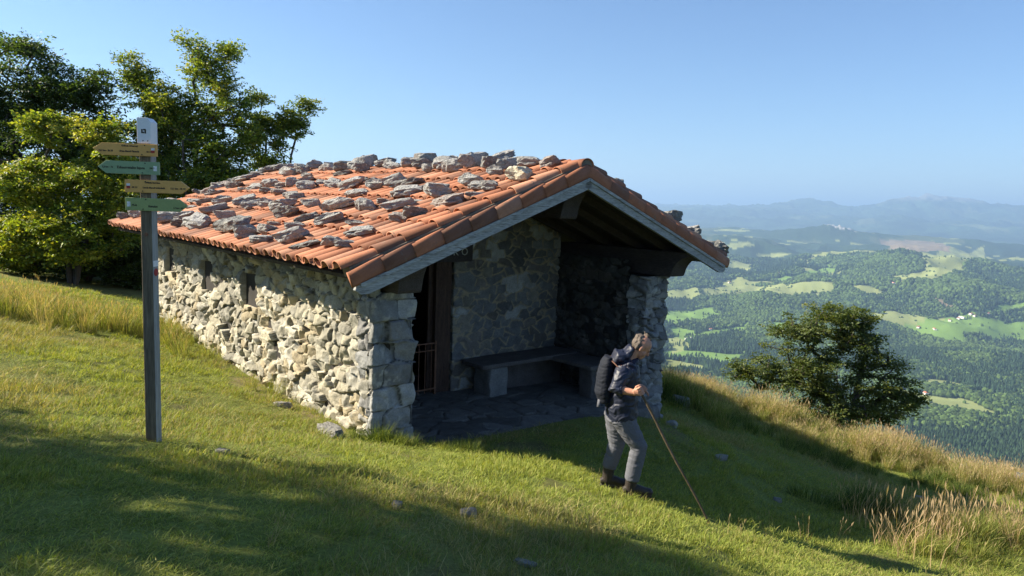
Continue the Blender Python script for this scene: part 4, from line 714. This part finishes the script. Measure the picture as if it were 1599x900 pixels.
P = P[(~inside) & (rg.random(len(P)) > bare) & ~hidden]; worn = fbm(P[:, 0] / .5, P[:, 1] / .5, 42, 3); P = P[worn < .36 + .25 * rg.random(len(P))]
Z = ground(P[:, 0], P[:, 1]); r = np.hypot(P[:, 0], P[:, 1]); dryness = 1.25 * fbm(P[:, 0] / 1.7, P[:, 1] / 1.7, 41, 4) + .30 * sstep(8, 14, r) + .25 * (rg.random(len(P)) - .5); idx = np.where(dryness > .36, 5, np.where(dryness > .02, 3 + rg.integers(0, 2, len(P)), rg.integers(0, 3, len(P))))
hgt = (.6 + .7 * np.clip(fbm(P[:, 0] / .6, P[:, 1] / .6, 44, 3), -.5, 1)) * (1 + .03 * r); scatter("lawn_grass", np.c_[P, Z], rg.uniform(0, 6.28, len(P)), np.c_[1 + .04 * r, 1 + .04 * r, hgt] * rg.uniform(.8, 1.25, len(P))[:, None], idx, c_lawn, tilt=rg.normal(size=(len(P), 2)) * .12)
# tall grass
tan = [(.42, .34, .19), (.48, .40, .25), (.36, .29, .15), (.30, .28, .10)]; tgreen = [(.17, .20, .05), (.13, .17, .035), (.24, .25, .08), (.30, .27, .11)]; dkg = [(.05, .085, .02), (.07, .11, .025), (.045, .07, .018)]
T = [clump("a%d" % i, 110, .16, .3, .62, .007, .5, tan + tgreen[:2], 300 + i, heads=.35) for i in range(3)] + [clump("b%d" % i, 120, .17, .25, .5, .007, .6, tgreen, 310 + i, heads=.08) for i in range(2)] + [clump("c0", 130, .16, .15, .34, .006, .8, dkg + tgreen[:1], 320)] + [clump("d0", 9, .12, .22, .48, .004, .35, [(.36, .25, .15), (.42, .30, .19)], 330, heads=.9)] + [clump("e0", 60, .14, .08, .2, .006, .9, gr + tgreen, 340)]
c_tall = proto_collection("tall_tufts", T)
CR = np.array([(2.6, 17.9), (4.24, 17.1), (5.14, 16.8), (6.0, 16.4), (6.8, 16.1), (7.66, 15.9), (8.4, 15.6), (9.04, 15.2), (9.73, 14.9), (10.3, 14.5), (11.2, 14.0), (12.4, 13.3), (14, 12.2)])
def along(t):
    s = np.r_[0, np.cumsum(np.hypot(*np.diff(CR, axis=0).T))]; u = t * s[-1]; return np.c_[np.interp(u, s, CR[:, 0]), np.interp(u, s, CR[:, 1])]
n = 1050; t = rg.random(n); Q = along(t); nrm = Q / np.hypot(Q[:, 0], Q[:, 1])[:, None]; off = rg.normal(size=n) * .62 - .55 - .5 * rg.random(n); Q = Q + nrm * off[:, None]; f_ = fbm(Q[:, 0] / 1.1, Q[:, 1] / 1.1, 70, 3)
keep = (f_ > -.12) | (rg.random(n) < .25); Q = Q[keep]; off = off[keep]; f_ = f_[keep]; u = rg.random(len(Q)); ix = np.where(off < -1.5, np.where(u < .5, 5, 7), np.where(u < .55 + .3 * f_, rg.integers(0, 3, len(Q)), np.where(u < .88, 3 + rg.integers(0, 2, len(Q)), 5)))
hs_ = (.45 + .55 * sstep(3.5, 6, Q[:, 0])) * (.75 + .5 * np.clip(f_, -.5, .8)) * np.where(off < -1.3, .7, 1) * (1 - .25 * sstep(8, 12, Q[:, 0])); S1 = [np.c_[Q, ground(Q[:, 0], Q[:, 1])]], [hs_], [ix]
def patch(cx, cy, sx, sy, n, kinds, s0, s1):
    X = cx + rg.normal(size=n) * sx; Y = cy + rg.normal(size=n) * sy; S1[0].append(np.c_[X, Y, ground(X, Y)]); S1[1].append(rg.uniform(s0, s1, n)); S1[2].append(rg.choice(kinds, n))
patch(3.2, 14.6, .35, .3, 26, [5, 5, 3], .8, 1.3); patch(3.9, 13.9, .6, .5, 26, [5, 3, 7], .7, 1.1); patch(5.3, 14.2, .8, .4, 22, [5, 7, 3], .6, 1.0)
for cx, cy in ((9.3, 13.7), (10.2, 13.2), (8.4, 13.2), (6.6, 13.6)): patch(cx, cy, .3, .2, 12, [5, 5, 7], .7, 1.1)
# dry stems before the lower shadow edge, and the dark rush tussocks behind them
for k in range(14): patch(4.3 + k * .27, 7.75 + k * .09, .16, .3, 11, [6, 6, 6, 6, 7], .8, 1.4)
for k in range(14): patch(4.9 + k * .26, 7.7 + k * .08, .14, .3, 10, [7, 7, 4], .5, .9)
patch(4.75, 8.95, .26, .14, 22, [5, 5, 6], .7, 1.0); patch(5.05, 9.3, .2, .12, 14, [5], .9, 1.15); patch(6.4, 8.6, .5, .5, 60, [6, 7, 4, 0], .4, .7); patch(5.9, 7.8, .5, .4, 40, [7, 4, 7], .4, .8)
for px_, py_ in ((1.9, 6.15), (2.3, 6.5), (2.8, 6.8), (3.2, 7.2), (3.6, 7.5)): patch(px_, py_, .12, .1, 1, [6], .4, .6)
# bank on the left, under the trees
patch(-8.6, 12.0, 1.0, .7, 90, [0, 3, 3, 4, 4, 6], .55, .95); patch(-7.6, 12.6, .5, .4, 30, [4, 3, 6], .6, 1.0); patch(-7.2, 14.0, .6, .4, 24, [3, 5, 7], .5, .9); patch(-9.9, 10.8, .8, .7, 60, [0, 3, 4], .7, 1.1); patch(-6.3, 12.9, .5, .35, 16, [7, 3], .5, .8)
# tufts against the wall and at the pillar
for hx_, hy_, k_, s_ in ((-.28, 4.9, 8, .8), (-.45, 5.6, 10, .9), (-.2, 7.2, 10, .9), (-.3, 2.6, 3, .7), (-.22, .9, 3, .6)):
    w_ = hut2world(hx_, hy_); patch(w_[0], w_[1], .18, .2, k_, [3, 7, 6], s_ * .5, s_)
w_ = hut2world(.1, -.32); patch(w_[0], w_[1], .18, .12, 20, [5, 7, 7], .45, .8); w_ = hut2world(.45, -.55); patch(w_[0], w_[1], .25, .1, 14, [5, 7], .35, .6)
for k in range(10):
    a_ = rg.uniform(-.5, .6); r_ = rg.uniform(3, 8); patch(r_ * math.sin(a_), r_ * math.cos(a_), .1, .1, 1, [6], .3, .5)
Pt = np.concatenate(S1[0]); sc = np.concatenate(S1[1]); ix = np.concatenate(S1[2]); scatter("tall_grass", Pt, rg.uniform(0, 6.28, len(Pt)), sc, ix, c_tall, tilt=rg.normal(size=(len(Pt), 2)) * .12)
# ---------------------------------------------------------------- loose stones in the turf
m_ls = mat("turf_stone", (.25, .245, .225), var=.3, scale=4, fine=.3, fscale=20, bump=.9, bscale=9, rough=.93, bdist=.05)
lst = [(-2.25, 5.45, .11, .05, "small pale stone in the grass right of the signpost", 0), (-2.55, 7.9, .12, .04, "flat pale stone in the sunlit grass before the side wall", 1), (-1.98, 7.75, .34, .11, "low brown boulder at the foot of the side wall", 2), (-2.9, 8.9, .22, .07, "small boulder at the wall foot left of the low brown one", 3),
       (1.40, 3.75, .30, .07, "pale rock flush with the turf at the bottom of the picture", 4), (-.25, 4.9, .13, .04, "small stone in the shaded turf below the hut pillar", 5), (-.75, 4.75, .11, .03, "stone beside a worn patch left of the shaded one below the pillar", 6), (.15, 4.15, .14, .03, "half-buried stone in the dark lawn near the camera", 7),
       (3.0, 9.6, .24, .05, "flat stone in the hut's shadow behind the walking stick", 8), (3.5, 14.0, .40, .14, "grey rock half hidden by dark grass beside the right pillar", 9), (10.35, 13.75, .42, .34, "large grey white rock standing in the tall grass on the crest", 10), (9.6, 14.3, .3, .22, "smaller pale rock left of the large one on the crest", 11), (7.3, 12.0, .14, .06, "small white stone on the sunny slope beyond the shadow", 12),
       (2.62, 10.95, .26, .10, "squared block lying against the foot of the right pillar", 13), (3.4, 8.5, .12, .04, "little stone in the shadow right of the walker", 14)]
for x, y, w, h, lb, k in lst:
    me = rock_mesh("loose_stone", 500 + k, m_ls, noise=.18); o = bpy.data.objects.new("loose_stone", me); col.objects.link(o); o.scale = (w, w * .7, h * 1.6); o.location = (x, y, float(ground(np.array([x]), np.array([y]))[0]) + h * .25); o.rotation_euler = (0.05, -.05, k * 1.3); tag(o, lb, "stone", "stones lying in the turf")
# ---------------------------------------------------------------- signpost
m_post = mat("weathered_post_wood", (.15, .12, .08), var=.3, scale=3, fine=.4, fscale=14, bump=.5, bscale=10, rough=.85, stretch=(9, 9, .7), bdist=.01)
m_postl = mat("skylit_post_wood", (.30, .30, .285), var=.2, scale=3, fine=.3, fscale=14, bump=.4, bscale=10, rough=.85, stretch=(9, 9, .7), bdist=.01)  # paler copy of the post wood, with light from the sky painted in
m_yel = mat("ochre_sign_board", (.70, .38, .11), var=.08, scale=5, fine=.06, fscale=60, rough=.6, bump=.1); m_grn = mat("green_sign_board", (.26, .36, .20), var=.08, scale=5, fine=.06, rough=.6, bump=.1); m_grn2 = mat("olive_green_sign_board", (.30, .36, .14), var=.1, scale=5, fine=.06, rough=.6, bump=.1)
m_cap = mat("white_metal_plate", (.72, .73, .75), var=.05, scale=5, fine=.05, rough=.5); m_ink = mat("dark_lettering", (.06, .055, .04), var=0, fine=0, rough=.7); m_red = mat("red_trail_paint", (.38, .05, .04), var=.15, scale=30, rough=.7); m_wht = mat("white_trail_paint", (.72, .72, .72), var=.1, scale=30, rough=.7)
PX, PY = -2.83, 5.51; gz = float(ground(np.array([PX]), np.array([PY]))[0])
post = tag(empty("signpost", (PX, PY, gz)), "wooden trail signpost with four arrow boards and a white metal cap", "signpost")
def zz(py): return (ZPX[0] + (py - 188) * ZPX[1]) - gz
ZPX = (0.548, -(0.548 + 2.01) / (692 - 188.))
w = .044
b = MB(); b.box((-w, -w, -.35), (w, w, zz(222))); po = bevel(b.build("post", m_post, post), .006); po.data.materials.append(m_postl)
for p in po.data.polygons:
    if p.normal.x > .7: p.material_index = 1  # right face gets the paler wood to look brightened by the sky
b = MB(); b.prism([(-w - .008, zz(226)), (w + .008, zz(226)), (w + .008, zz(194)), (w * .55, zz(188)), (-w - .008, zz(188))], -w - .008, w + .008); cap = bevel(b.build("post_cap", m_cap, post), .003)
Rx = Matrix.Rotation(math.pi / 2, 4, 'X')
b = MB(); b.box((-.014, -w - .0115, zz(207) - .02), (.004, -w - .0085, zz(207) - .010)); b.box((-.018, -w - .0115, zz(207) - .02), (-.008, -w - .0085, zz(207) + .010)); b.box((-.004, -w - .0115, zz(207) + .002), (.016, -w - .0085, zz(207) + .012)); b.box((.008, -w - .0115, zz(207) - .022), (.018, -w - .0085, zz(207) + .006)); b.build("emblem", m_ink, cap)
b = MB()
for x_ in (-.006, .03): b.tube([(x_, -w - .008, zz(222)), (x_, -w - .0115, zz(222))], .004, 8)
b.build("rivet", m_ink, cap)
def board(x0, x1, ya, yb, left, m, lines, mark, label, th=.018):
    zt, zb_ = zz(ya), zz(yb); zm = (zt + zb_) / 2; tip = .065; yf = -w - .004 - th
    P_ = [(x0 + tip, zt), (x1, zt), (x1, zb_), (x0 + tip, zb_), (x0, zm)] if left else [(x0, zt), (x1 - tip, zt), (x1, zm), (x1 - tip, zb_), (x0, zb_)]
    bb = MB(); bb.prism(P_, yf, -w - .003); o = bevel(bb.build("sign_board", m, post), .002); o["label"] = label
    for (t, xx, fz, sz) in lines: text_mesh("lettering", t, sz, m_ink, o, Matrix.Translation((xx, yf - .0012, zb_ + (zt - zb_) * fz)) @ Rx, extr=.0008, bold=.0006)
    xm = x1 - .028 if left else x0 + .028
    if mark: 
        b2 = MB(); b2.box((xm - .013, yf - .002, zm + .0), (xm + .013, yf + .001, zm + .018)); b2.build("trail_mark", m_wht, o)
        b2 = MB(); b2.box((xm - .013, yf - .0024, zm - .02), (xm + .013, yf + .001, zm - .001)); b2.build("trail_mark", m_red if mark == 2 else m_wht, o)
    b2 = MB()
    for xx, fz in ((0.0, .12), (-.0, .88)): b2.tube([(xx + (.012 if fz > .5 else -.01), yf + .001, zb_ + (zt - zb_) * fz), (xx + (.012 if fz > .5 else -.01), yf - .004, zb_ + (zt - zb_) * fz)], .0045, 8)
    b2.build("screw", m_ink, o); return o
def sx(px): return (px - 232) * 5.62 / 1108
board(sx(157), sx(252), 227, 245, True, m_yel, [("Goikola Urkarregi", sx(212), .80, .017), ("10,4 km - 3h 30", sx(176), .36, .017), ("Urtza Mendi Plazaola", sx(211), .36, .018), ("GR 121", sx(241), .36, .014)], 2, "topmost ochre board pointing towards the trees")
board(sx(163), sx(255), 253, 272, True, m_grn, [("3,2 km - 1h", sx(178), .5, .018), ("Ezkaurretako lepoa", sx(213), .5, .027), ("PR-Gi", sx(245), .5, .016)], 1, "bluish green board pointing towards the trees")
board(sx(203), sx(300), 280, 299, False, m_yel, [("Goikola Iturritxo", sx(245), .80, .017), ("GR 121", sx(218), .40, .014), ("Landa Mendi Urkiolatik", sx(247), .40, .018), ("12,1 km - 4h 10", sx(283), .40, .018)], 2, "ochre board pointing towards the roof")
board(sx(203), sx(297), 307, 326, False, m_grn2, [("PR-Gi", sx(217), .42, .016), ("Kurutze", sx(245), .36, .022), ("1,7 km - 45'", sx(283), .30, .016)], 1, "lowest olive green board pointing towards the roof")
b = MB(); b.box((w - .001, -w + .006, zz(411)), (w + .0025, w - .006, zz(402))); b.build("trail_mark", m_wht, post, )
b = MB(); b.tube([(w - .001, .0, zz(420)), (w + .003, .0, zz(420))], .030, 16); b.build("trail_mark", m_red, post)
b = MB(); b.tube([(0, -w + .001, zz(362)), (0, -w - .007, zz(362))], .014, 12); b.build("bolt", m_rust, post)
# ---------------------------------------------------------------- the walker
WX, WY = 1.38, 6.95; wz = float(ground(np.array([WX]), np.array([WY]), False)[0])
def LP(px, py, y=0.0):
    """side view of the pose -> local metres (x forward, y to the walker's left, z up)"""
    return np.array([(px - 1000 - 16 * (775 - py) / 263.) / 154., y, (775 - py) / 154.])
def etube(mb, pts, rads, n=14):
    """rads: (in the side-view plane, sideways)"""
    pts = [np.asarray(p, float) for p in pts]; V = []
    for i, p in enumerate(pts):
        d = pts[min(i + 1, len(pts) - 1)] - pts[max(i - 1, 0)]; d /= np.linalg.norm(d) + 1e-9; b = np.array([0, 1.0, 0]) - d * d[1]; nb = np.linalg.norm(b)
        b = b / nb if nb > .2 else np.array([1.0, 0, 0]); a = np.cross(d, b); a /= np.linalg.norm(a)
        for k in range(n): w = 2 * math.pi * k / n; V.append(p + a * math.cos(w) * rads[i][0] + b * math.sin(w) * rads[i][1])
    Q = [(i * n + k, i * n + (k + 1) % n, (i + 1) * n + (k + 1) % n, (i + 1) * n + k) for i in range(len(pts) - 1) for k in range(n)]; e = len(V); V += [pts[0], pts[-1]]
    mb.add(V, Q, [(e, (k + 1) % n, k) for k in range(n)] + [(e + 1, (len(pts) - 1) * n + k, (len(pts) - 1) * n + (k + 1) % n) for k in range(n)])
def ell(mb, c, r, M=None, nu=16, nv=10):
    V = []; 
    for i in range(nv + 1):
        t = math.pi * i / nv
        for k in range(nu): w = 2 * math.pi * k / nu; V.append([math.sin(t) * math.cos(w) * r[0], math.sin(t) * math.sin(w) * r[1], math.cos(t) * r[2]])
    V = np.array(V)
    if M is not None: V = V @ np.array(M).T
    mb.add(V + np.array(c), [(i * nu + k, i * nu + (k + 1) % nu, (i + 1) * nu + (k + 1) % nu, (i + 1) * nu + k) for i in range(nv) for k in range(nu)])
def fuse(mb, name, m, parent, voxel, smooth=4, disp=None):
    o = mb.build(name, m, None, recalc=True); rm = o.modifiers.new("r", 'REMESH'); rm.mode = 'VOXEL'; rm.voxel_size = voxel; rm.use_smooth_shade = True; sm = o.modifiers.new("s", 'SMOOTH'); sm.iterations = smooth; sm.factor = .5
    dg = bpy.context.evaluated_depsgraph_get(); me = bpy.data.meshes.new_from_object(o.evaluated_get(dg)); me.name = name
    if disp is not None:
        co = np.zeros(len(me.vertices) * 3, np.float32); me.vertices.foreach_get("co", co); co = co.reshape(-1, 3); no = np.zeros(len(me.vertices) * 3, np.float32); me.vertices.foreach_get("normal", no); no = no.reshape(-1, 3); co = co + no * disp(co)[:, None]; me.vertices.foreach_set("co", co.ravel().astype(np.float32)); me.update()
    o2 = bpy.data.objects.new(name, me); bpy.data.objects.remove(o); col.objects.link(o2); me.materials.clear(); me.materials.append(m); o2.parent = parent
    for p in me.polygons: p.use_smooth = True
    return o2
m_skin = mat("skin", (.44, .22, .145), var=.12, scale=14, fine=.06, rough=.55, spec=.4); m_jkt = mat("navy_jacket", (.010, .014, .032), var=.2, scale=8, fine=.15, fscale=80, rough=.5, spec=.4, bump=.25, bscale=25, bdist=.01); m_trs = mat("grey_trousers", (.10, .105, .125), var=.15, scale=8, fine=.15, fscale=120, rough=.85, bump=.3, bscale=30, bdist=.008)
m_boot = mat("dark_leather_boot", (.035, .028, .024), var=.4, scale=15, rough=.55, bump=.3, bscale=60); m_hair = mat("grey_brown_hair", (.11, .09, .075), var=.35, scale=25, fine=.4, fscale=160, rough=.7, bump=.8, bscale=90, stretch=(1, 1, 2.5), bdist=.006); m_eye = mat("eye", (.03, .025, .02), var=0, fine=0, rough=.2)
# head frame: looks forward and down
Hc = LP(1003, 539); pitch_h = rad(36); Rh = np.array([[math.cos(pitch_h), 0, math.sin(pitch_h)], [0, 1, 0], [-math.sin(pitch_h), 0, math.cos(pitch_h)]])
def HP(x, y, z): return Hc + Rh @ np.array([x, y, z])
bd = MB()
ell(bd, HP(-.008, 0, .03), (.098, .077, .088), Rh); ell(bd, HP(.028, 0, -.03), (.062, .058, .078), Rh); ell(bd, HP(.052, 0, -.082), (.035, .034, .028), Rh); ell(bd, HP(.072, 0, .018), (.022, .05, .018), Rh)
etube(bd, [HP(.082, 0, .012), HP(.104, 0, -.02), HP(.100, 0, -.034)], [(.010, .010), (.014, .016), (.010, .018)], 10)
ell(bd, HP(.083, 0, -.056), (.012, .024, .006), Rh); ell(bd, HP(.081, 0, -.068), (.012, .021, .006), Rh)
for s in (-1, 1):
    ell(bd, HP(-.005, s * .078, -.008), (.020, .009, .032), Rh); ell(bd, HP(.05, s * .045, -.035), (.025, .018, .03), Rh); ell(bd, HP(.076, s * .028, .002), (.010, .013, .009), Rh)
neck0 = LP(984, 560); etube(bd, [neck0, (neck0 + HP(-.03, 0, -.05)) / 2, HP(-.02, 0, -.04)], [(.062, .062), (.058, .057), (.055, .055)])
hip = LP(970, 645); chest = LP(978, 585); etube(bd, [hip, LP(970, 620), chest, neck0], [(.10, .14), (.10, .14), (.11, .16), (.06, .07)])
sh = LP(974, 566, -.175); el_ = LP(960, 596, -.255); wr = LP(985.5, 598, -.34); hd = LP(992, 600, -.345)
etube(bd, [sh, el_ * .5 + sh * .5, el_], [(.05, .05), (.047, .047), (.043, .043)]); etube(bd, [el_, el_ * .65 + wr * .35, wr], [(.043, .043), (.043, .042), (.027, .026)])
sh2 = LP(982, 566, .175); el2 = LP(985, 600, .24); wr2 = LP(1003, 607, .20); etube(bd, [sh2, el2, wr2], [(.05, .05), (.042, .042), (.027, .027)])
# the near hand closes round the top of the stick
st0 = LP(988, 588, -.352); st1 = LP(1096, 783, -.40); st1[2] = 0; sdir = (st1 - st0) / np.linalg.norm(st1 - st0)
hc = st0 + sdir * .045; side = np.array([0, -1.0, 0]); fwd = np.cross(side, sdir); fwd /= np.linalg.norm(fwd)
if fwd[0] < 0: fwd = -fwd
def W(f, s, u): return hc + fwd * f + side * s - sdir * u
etube(bd, [wr, W(-.045, .008, .01), W(-.012, .026, .0)], [(.027, .025), (.038, .022), (.036, .017)])
for k, (u, ln) in enumerate(((.034, .95), (.012, 1.05), (-.010, 1.0), (-.031, .85))):
    etube(bd, [W(-.022, .026, u), W(.010 * ln, .031, u), W(.031 * ln, .018, u - .002), W(.032 * ln, -.006, u - .003), W(.014, -.021, u - .004)], [(.0095, .0095), (.0095, .0095), (.009, .009), (.0085, .0085), (.007, .007)], 8)
etube(bd, [W(-.03, .004, .035), W(-.008, .012, .054), W(.018, .015, .052), W(.032, .010, .046)], [(.013, .013), (.0115, .0115), (.010, .010), (.008, .008)], 8)
etube(bd, [wr2, wr2 + np.array([.05, -.01, -.03]), wr2 + np.array([.085, -.02, -.055])], [(.027, .02), (.036, .018), (.03, .014)])
for k in range(4):
    o_ = wr2 + np.array([.08, -.03 + .02 * k, -.05]); etube(bd, [o_, o_ + [.03, 0, -.03], o_ + [.03, 0, -.055]], [(.009, .009), (.008, .008), (.007, .007)], 8)
o_ = wr2 + np.array([.03, -.035, -.02]); etube(bd, [o_, o_ + [.02, -.015, -.03], o_ + [.03, -.015, -.05]], [(.011, .011), (.010, .010), (.008, .008)], 8)
# legs under the trousers (near leg leads)
legs = [[LP(972, 648, -.085), LP(996, 692, -.10), LP(986, 745, -.10)], [LP(966, 648, .085), LP(966, 697, .09), LP(955, 738, .10)]]
for lg in legs: etube(bd, [lg[0], (lg[0] + lg[1]) / 2, lg[1], (lg[1] + lg[2]) / 2, lg[2] + [0, 0, .0]], [(.085, .085), (.07, .07), (.052, .052), (.05, .05), (.035, .035)])
person_root = tag(empty("person", (WX, WY, wz)), "grey-haired walker in a navy rain jacket leaning on a long stick before the hut", "person")
body = fuse(bd, "body", m_skin, person_root, .0042, 2)
# eyes, hair
b = MB()
for s in (-1, 1): ell(b, HP(.081, s * .030, .004), (.006, .011, .006), Rh)
b.build("eyes", m_eye, person_root, True)
hb_ = MB(); ell(hb_, HP(-.038, 0, .014), (.074, .079, .070), Rh); ell(hb_, HP(-.04, .056, .0), (.045, .024, .05), Rh); ell(hb_, HP(-.04, -.056, .0), (.045, .024, .05), Rh); ell(hb_, HP(-.045, 0, .048), (.072, .068, .062), Rh)
for k in range(9):
    a_ = random.uniform(-.05, .03); y_ = random.uniform(-.05, .05); etube(hb_, [HP(a_, y_, .105), HP(a_ - .015, y_ * 1.1, .132), HP(a_ - .035, y_ * 1.2, .138)], [(.010, .010), (.007, .007), (.004, .004)], 6)
fuse(hb_, "hair", m_hair, person_root, .005, 1, disp=lambda c: .009 * fbm(c[:, 0] / .02, c[:, 2] / .05 + c[:, 1] / .02, 5, 2))
def folds(amp, sc, seed, ang=0.0):
    def f(c):
        u = c[:, 0] * math.cos(ang) + c[:, 2] * math.sin(ang); v = -c[:, 0] * math.sin(ang) + c[:, 2] * math.cos(ang)
        n = fbm(u / sc + c[:, 1] * 3, v / (sc * .35) + 1.2 * fbm(u / .1, c[:, 1] / .1, seed + 4, 2), seed, 3); return amp * (1 - 2 * np.abs(n))
    return f
# jacket with hood lying on the back, sleeve pushed up
jk = MB(); etube(jk, [LP(974, 650), LP(972, 636), LP(974, 612), LP(979, 588), LP(981, 570), LP(984, 560)], [(.155, .19), (.158, .19), (.148, .185), (.145, .19), (.12, .185), (.085, .10)], 20)
etube(jk, [LP(973, 571, 0) - [0, .165, 0], (sh + el_) / 2 + [0, -.01, 0], el_ + [-.012, -.01, -.01], el_ * .72 + wr * .28], [(.088, .075), (.075, .07), (.068, .066), (.062, .060)]); etube(jk, [sh2, (sh2 + el2) / 2, el2, el2 * .3 + wr2 * .7], [(.08, .075), (.072, .07), (.065, .06), (.05, .05)])
etube(jk, [LP(981, 572, -.15), LP(981, 570, 0), LP(981, 572, .15)], [(.075, .075), (.09, .09), (.075, .075)])
etube(jk, [HP(-.075, 0, -.055), LP(980, 553), LP(967, 552), LP(962, 562), LP(968, 574)], [(.03, .085), (.058, .115), (.055, .12), (.05, .11), (.035, .08)]); ell(jk, LP(991, 562, 0), (.055, .082, .04)); ell(jk, LP(971, 556, -.03), (.06, .10, .045))
fuse(jk, "jacket", m_jkt, person_root, .007, 3, disp=folds(.009, .13, 31, .5))
tr = MB()
for i, lg in enumerate(legs): etube(tr, [lg[0] + [-.0, 0, .06], lg[0], lg[0] * .5 + lg[1] * .5, lg[1] + [.004, 0, 0], lg[1] * .45 + lg[2] * .55, lg[2] + [-.004, 0, .0]], [(.10, .095), (.122, .105), (.10, .093), (.083, .08), (.077, .074), (.070, .068)], 16)
etube(tr, [LP(970, 640), LP(969, 655)], [(.125, .165), (.135, .17)], 18)
fuse(tr, "trousers", m_trs, person_root, .007, 3, disp=folds(.006, .11, 41, -.3))
bt = MB()
for i, lg in enumerate(legs):
    g_ = float(ground(np.array([WX + lg[2][0]]), np.array([WY + lg[2][1]]))[0]) - wz; ank = lg[2].copy(); base = g_ + (.01 if i == 0 else .01); x0 = ank[0]; y0 = ank[1]
    ank[2] = max(ank[2] + .03, base + .12)
    etube(bt, [ank + [0, 0, .02], [x0 - .012, y0, base + .10], [x0 - .015, y0, base + .045]], [(.062, .055), (.058, .05), (.058, .048)]); etube(bt, [[x0 - .085, y0, base + .045], [x0 - .03, y0, base + .06], [x0 + .05, y0, base + .062], [x0 + .12, y0, base + .045], [x0 + .195, y0, base + .038], [x0 + .215, y0, base + .035]], [(.035, .035), (.052, .044), (.052, .045), (.044, .05), (.034, .044), (.012, .02)], 14)
    bt.box((x0 - .095, y0 - .042, base - .012), (x0 + .2, y0 + .042, base + .018))
fuse(bt, "boots", m_boot, person_root, .006, 3)
for o in list(person_root.children):
    if o.name.startswith("boots"):
        pass
# stick and backpack: held and carried, so things of their own
m_stick = mat("peeled_hazel_stick", (.11, .08, .05), var=.35, scale=8, fine=.3, fscale=40, bump=.4, rough=.7, stretch=(1, 1, .4))
sr = tag(empty("walking_stick", (WX + st1[0], WY + st1[1], float(ground(np.array([WX + st1[0]]), np.array([WY + st1[1]]))[0]))), "long thin wooden walking stick planted in the turf by the walker", "walking stick")
tip = np.array([0, 0, -.02]); top = np.array([WX, WY, wz]) + st0 - np.array(sr.location); ks = np.linspace(0, 1, 14)
b = MB(); b.tube([tip * (1 - t) + top * t + np.array([.006 * math.sin(t * 9), .005 * math.cos(t * 7), 0]) for t in ks], [.0105 + .0035 * t + .0015 * math.sin(t * 31) for t in ks], 10); b.build("shaft", m_stick, sr, True)
b = MB(); b.tube([tip, tip * .97 + top * .03], [.008, .0135], 10); b.build("tip", m_rust, sr)
m_bag = mat("dark_blue_rucksack", (.006, .009, .018), var=.2, scale=8, fine=.2, fscale=100, rough=.8, bump=.3, bscale=50); m_strap = mat("brown_strap", (.10, .05, .035), var=.2, scale=20, rough=.8)
bp = tag(empty("backpack", tuple(np.array([WX, WY, wz]) + LP(950, 600))), "small dark blue backpack on the walker's back", "backpack"); O = LP(950, 600)
bb = MB(); etube(bb, [LP(953, 556) - O, LP(951, 565) - O, LP(948, 585) - O, LP(945, 612) - O, LP(947, 626) - O], [(.04, .09), (.065, .115), (.085, .125), (.09, .13), (.06, .11)], 18); ell(bb, LP(941, 604) - O, (.05, .09, .085)); fuse(bb, "bag", m_bag, bp, .008, 4, disp=folds(.006, .1, 51))
for s in (-1, 1):
    b = MB(); pts = [LP(957, 560, s * .11) - O, LP(970, 556, s * .135) - O, LP(985, 566, s * .15) - O, LP(987, 585, s * .165) - O, LP(975, 604, s * .19) - O, LP(956, 612, s * .16) - O]; 
    if s < 0: pts = [LP(957, 560, s * .11) - O, LP(964, 566, s * .19) - O, LP(957, 585, s * .19) - O, LP(952, 604, s * .17) - O]
    etube(b, pts, [(.008, .02)] * len(pts), 8); b.build("strap", m_strap, bp, True)
b = MB(); etube(b, [LP(938, 622, -.05) - O, LP(936, 632, -.06) - O, LP(942, 632, -.06) - O], [(.02, .03), (.022, .03), (.01, .02)], 8); b.build("tag", m_trs, bp, True)
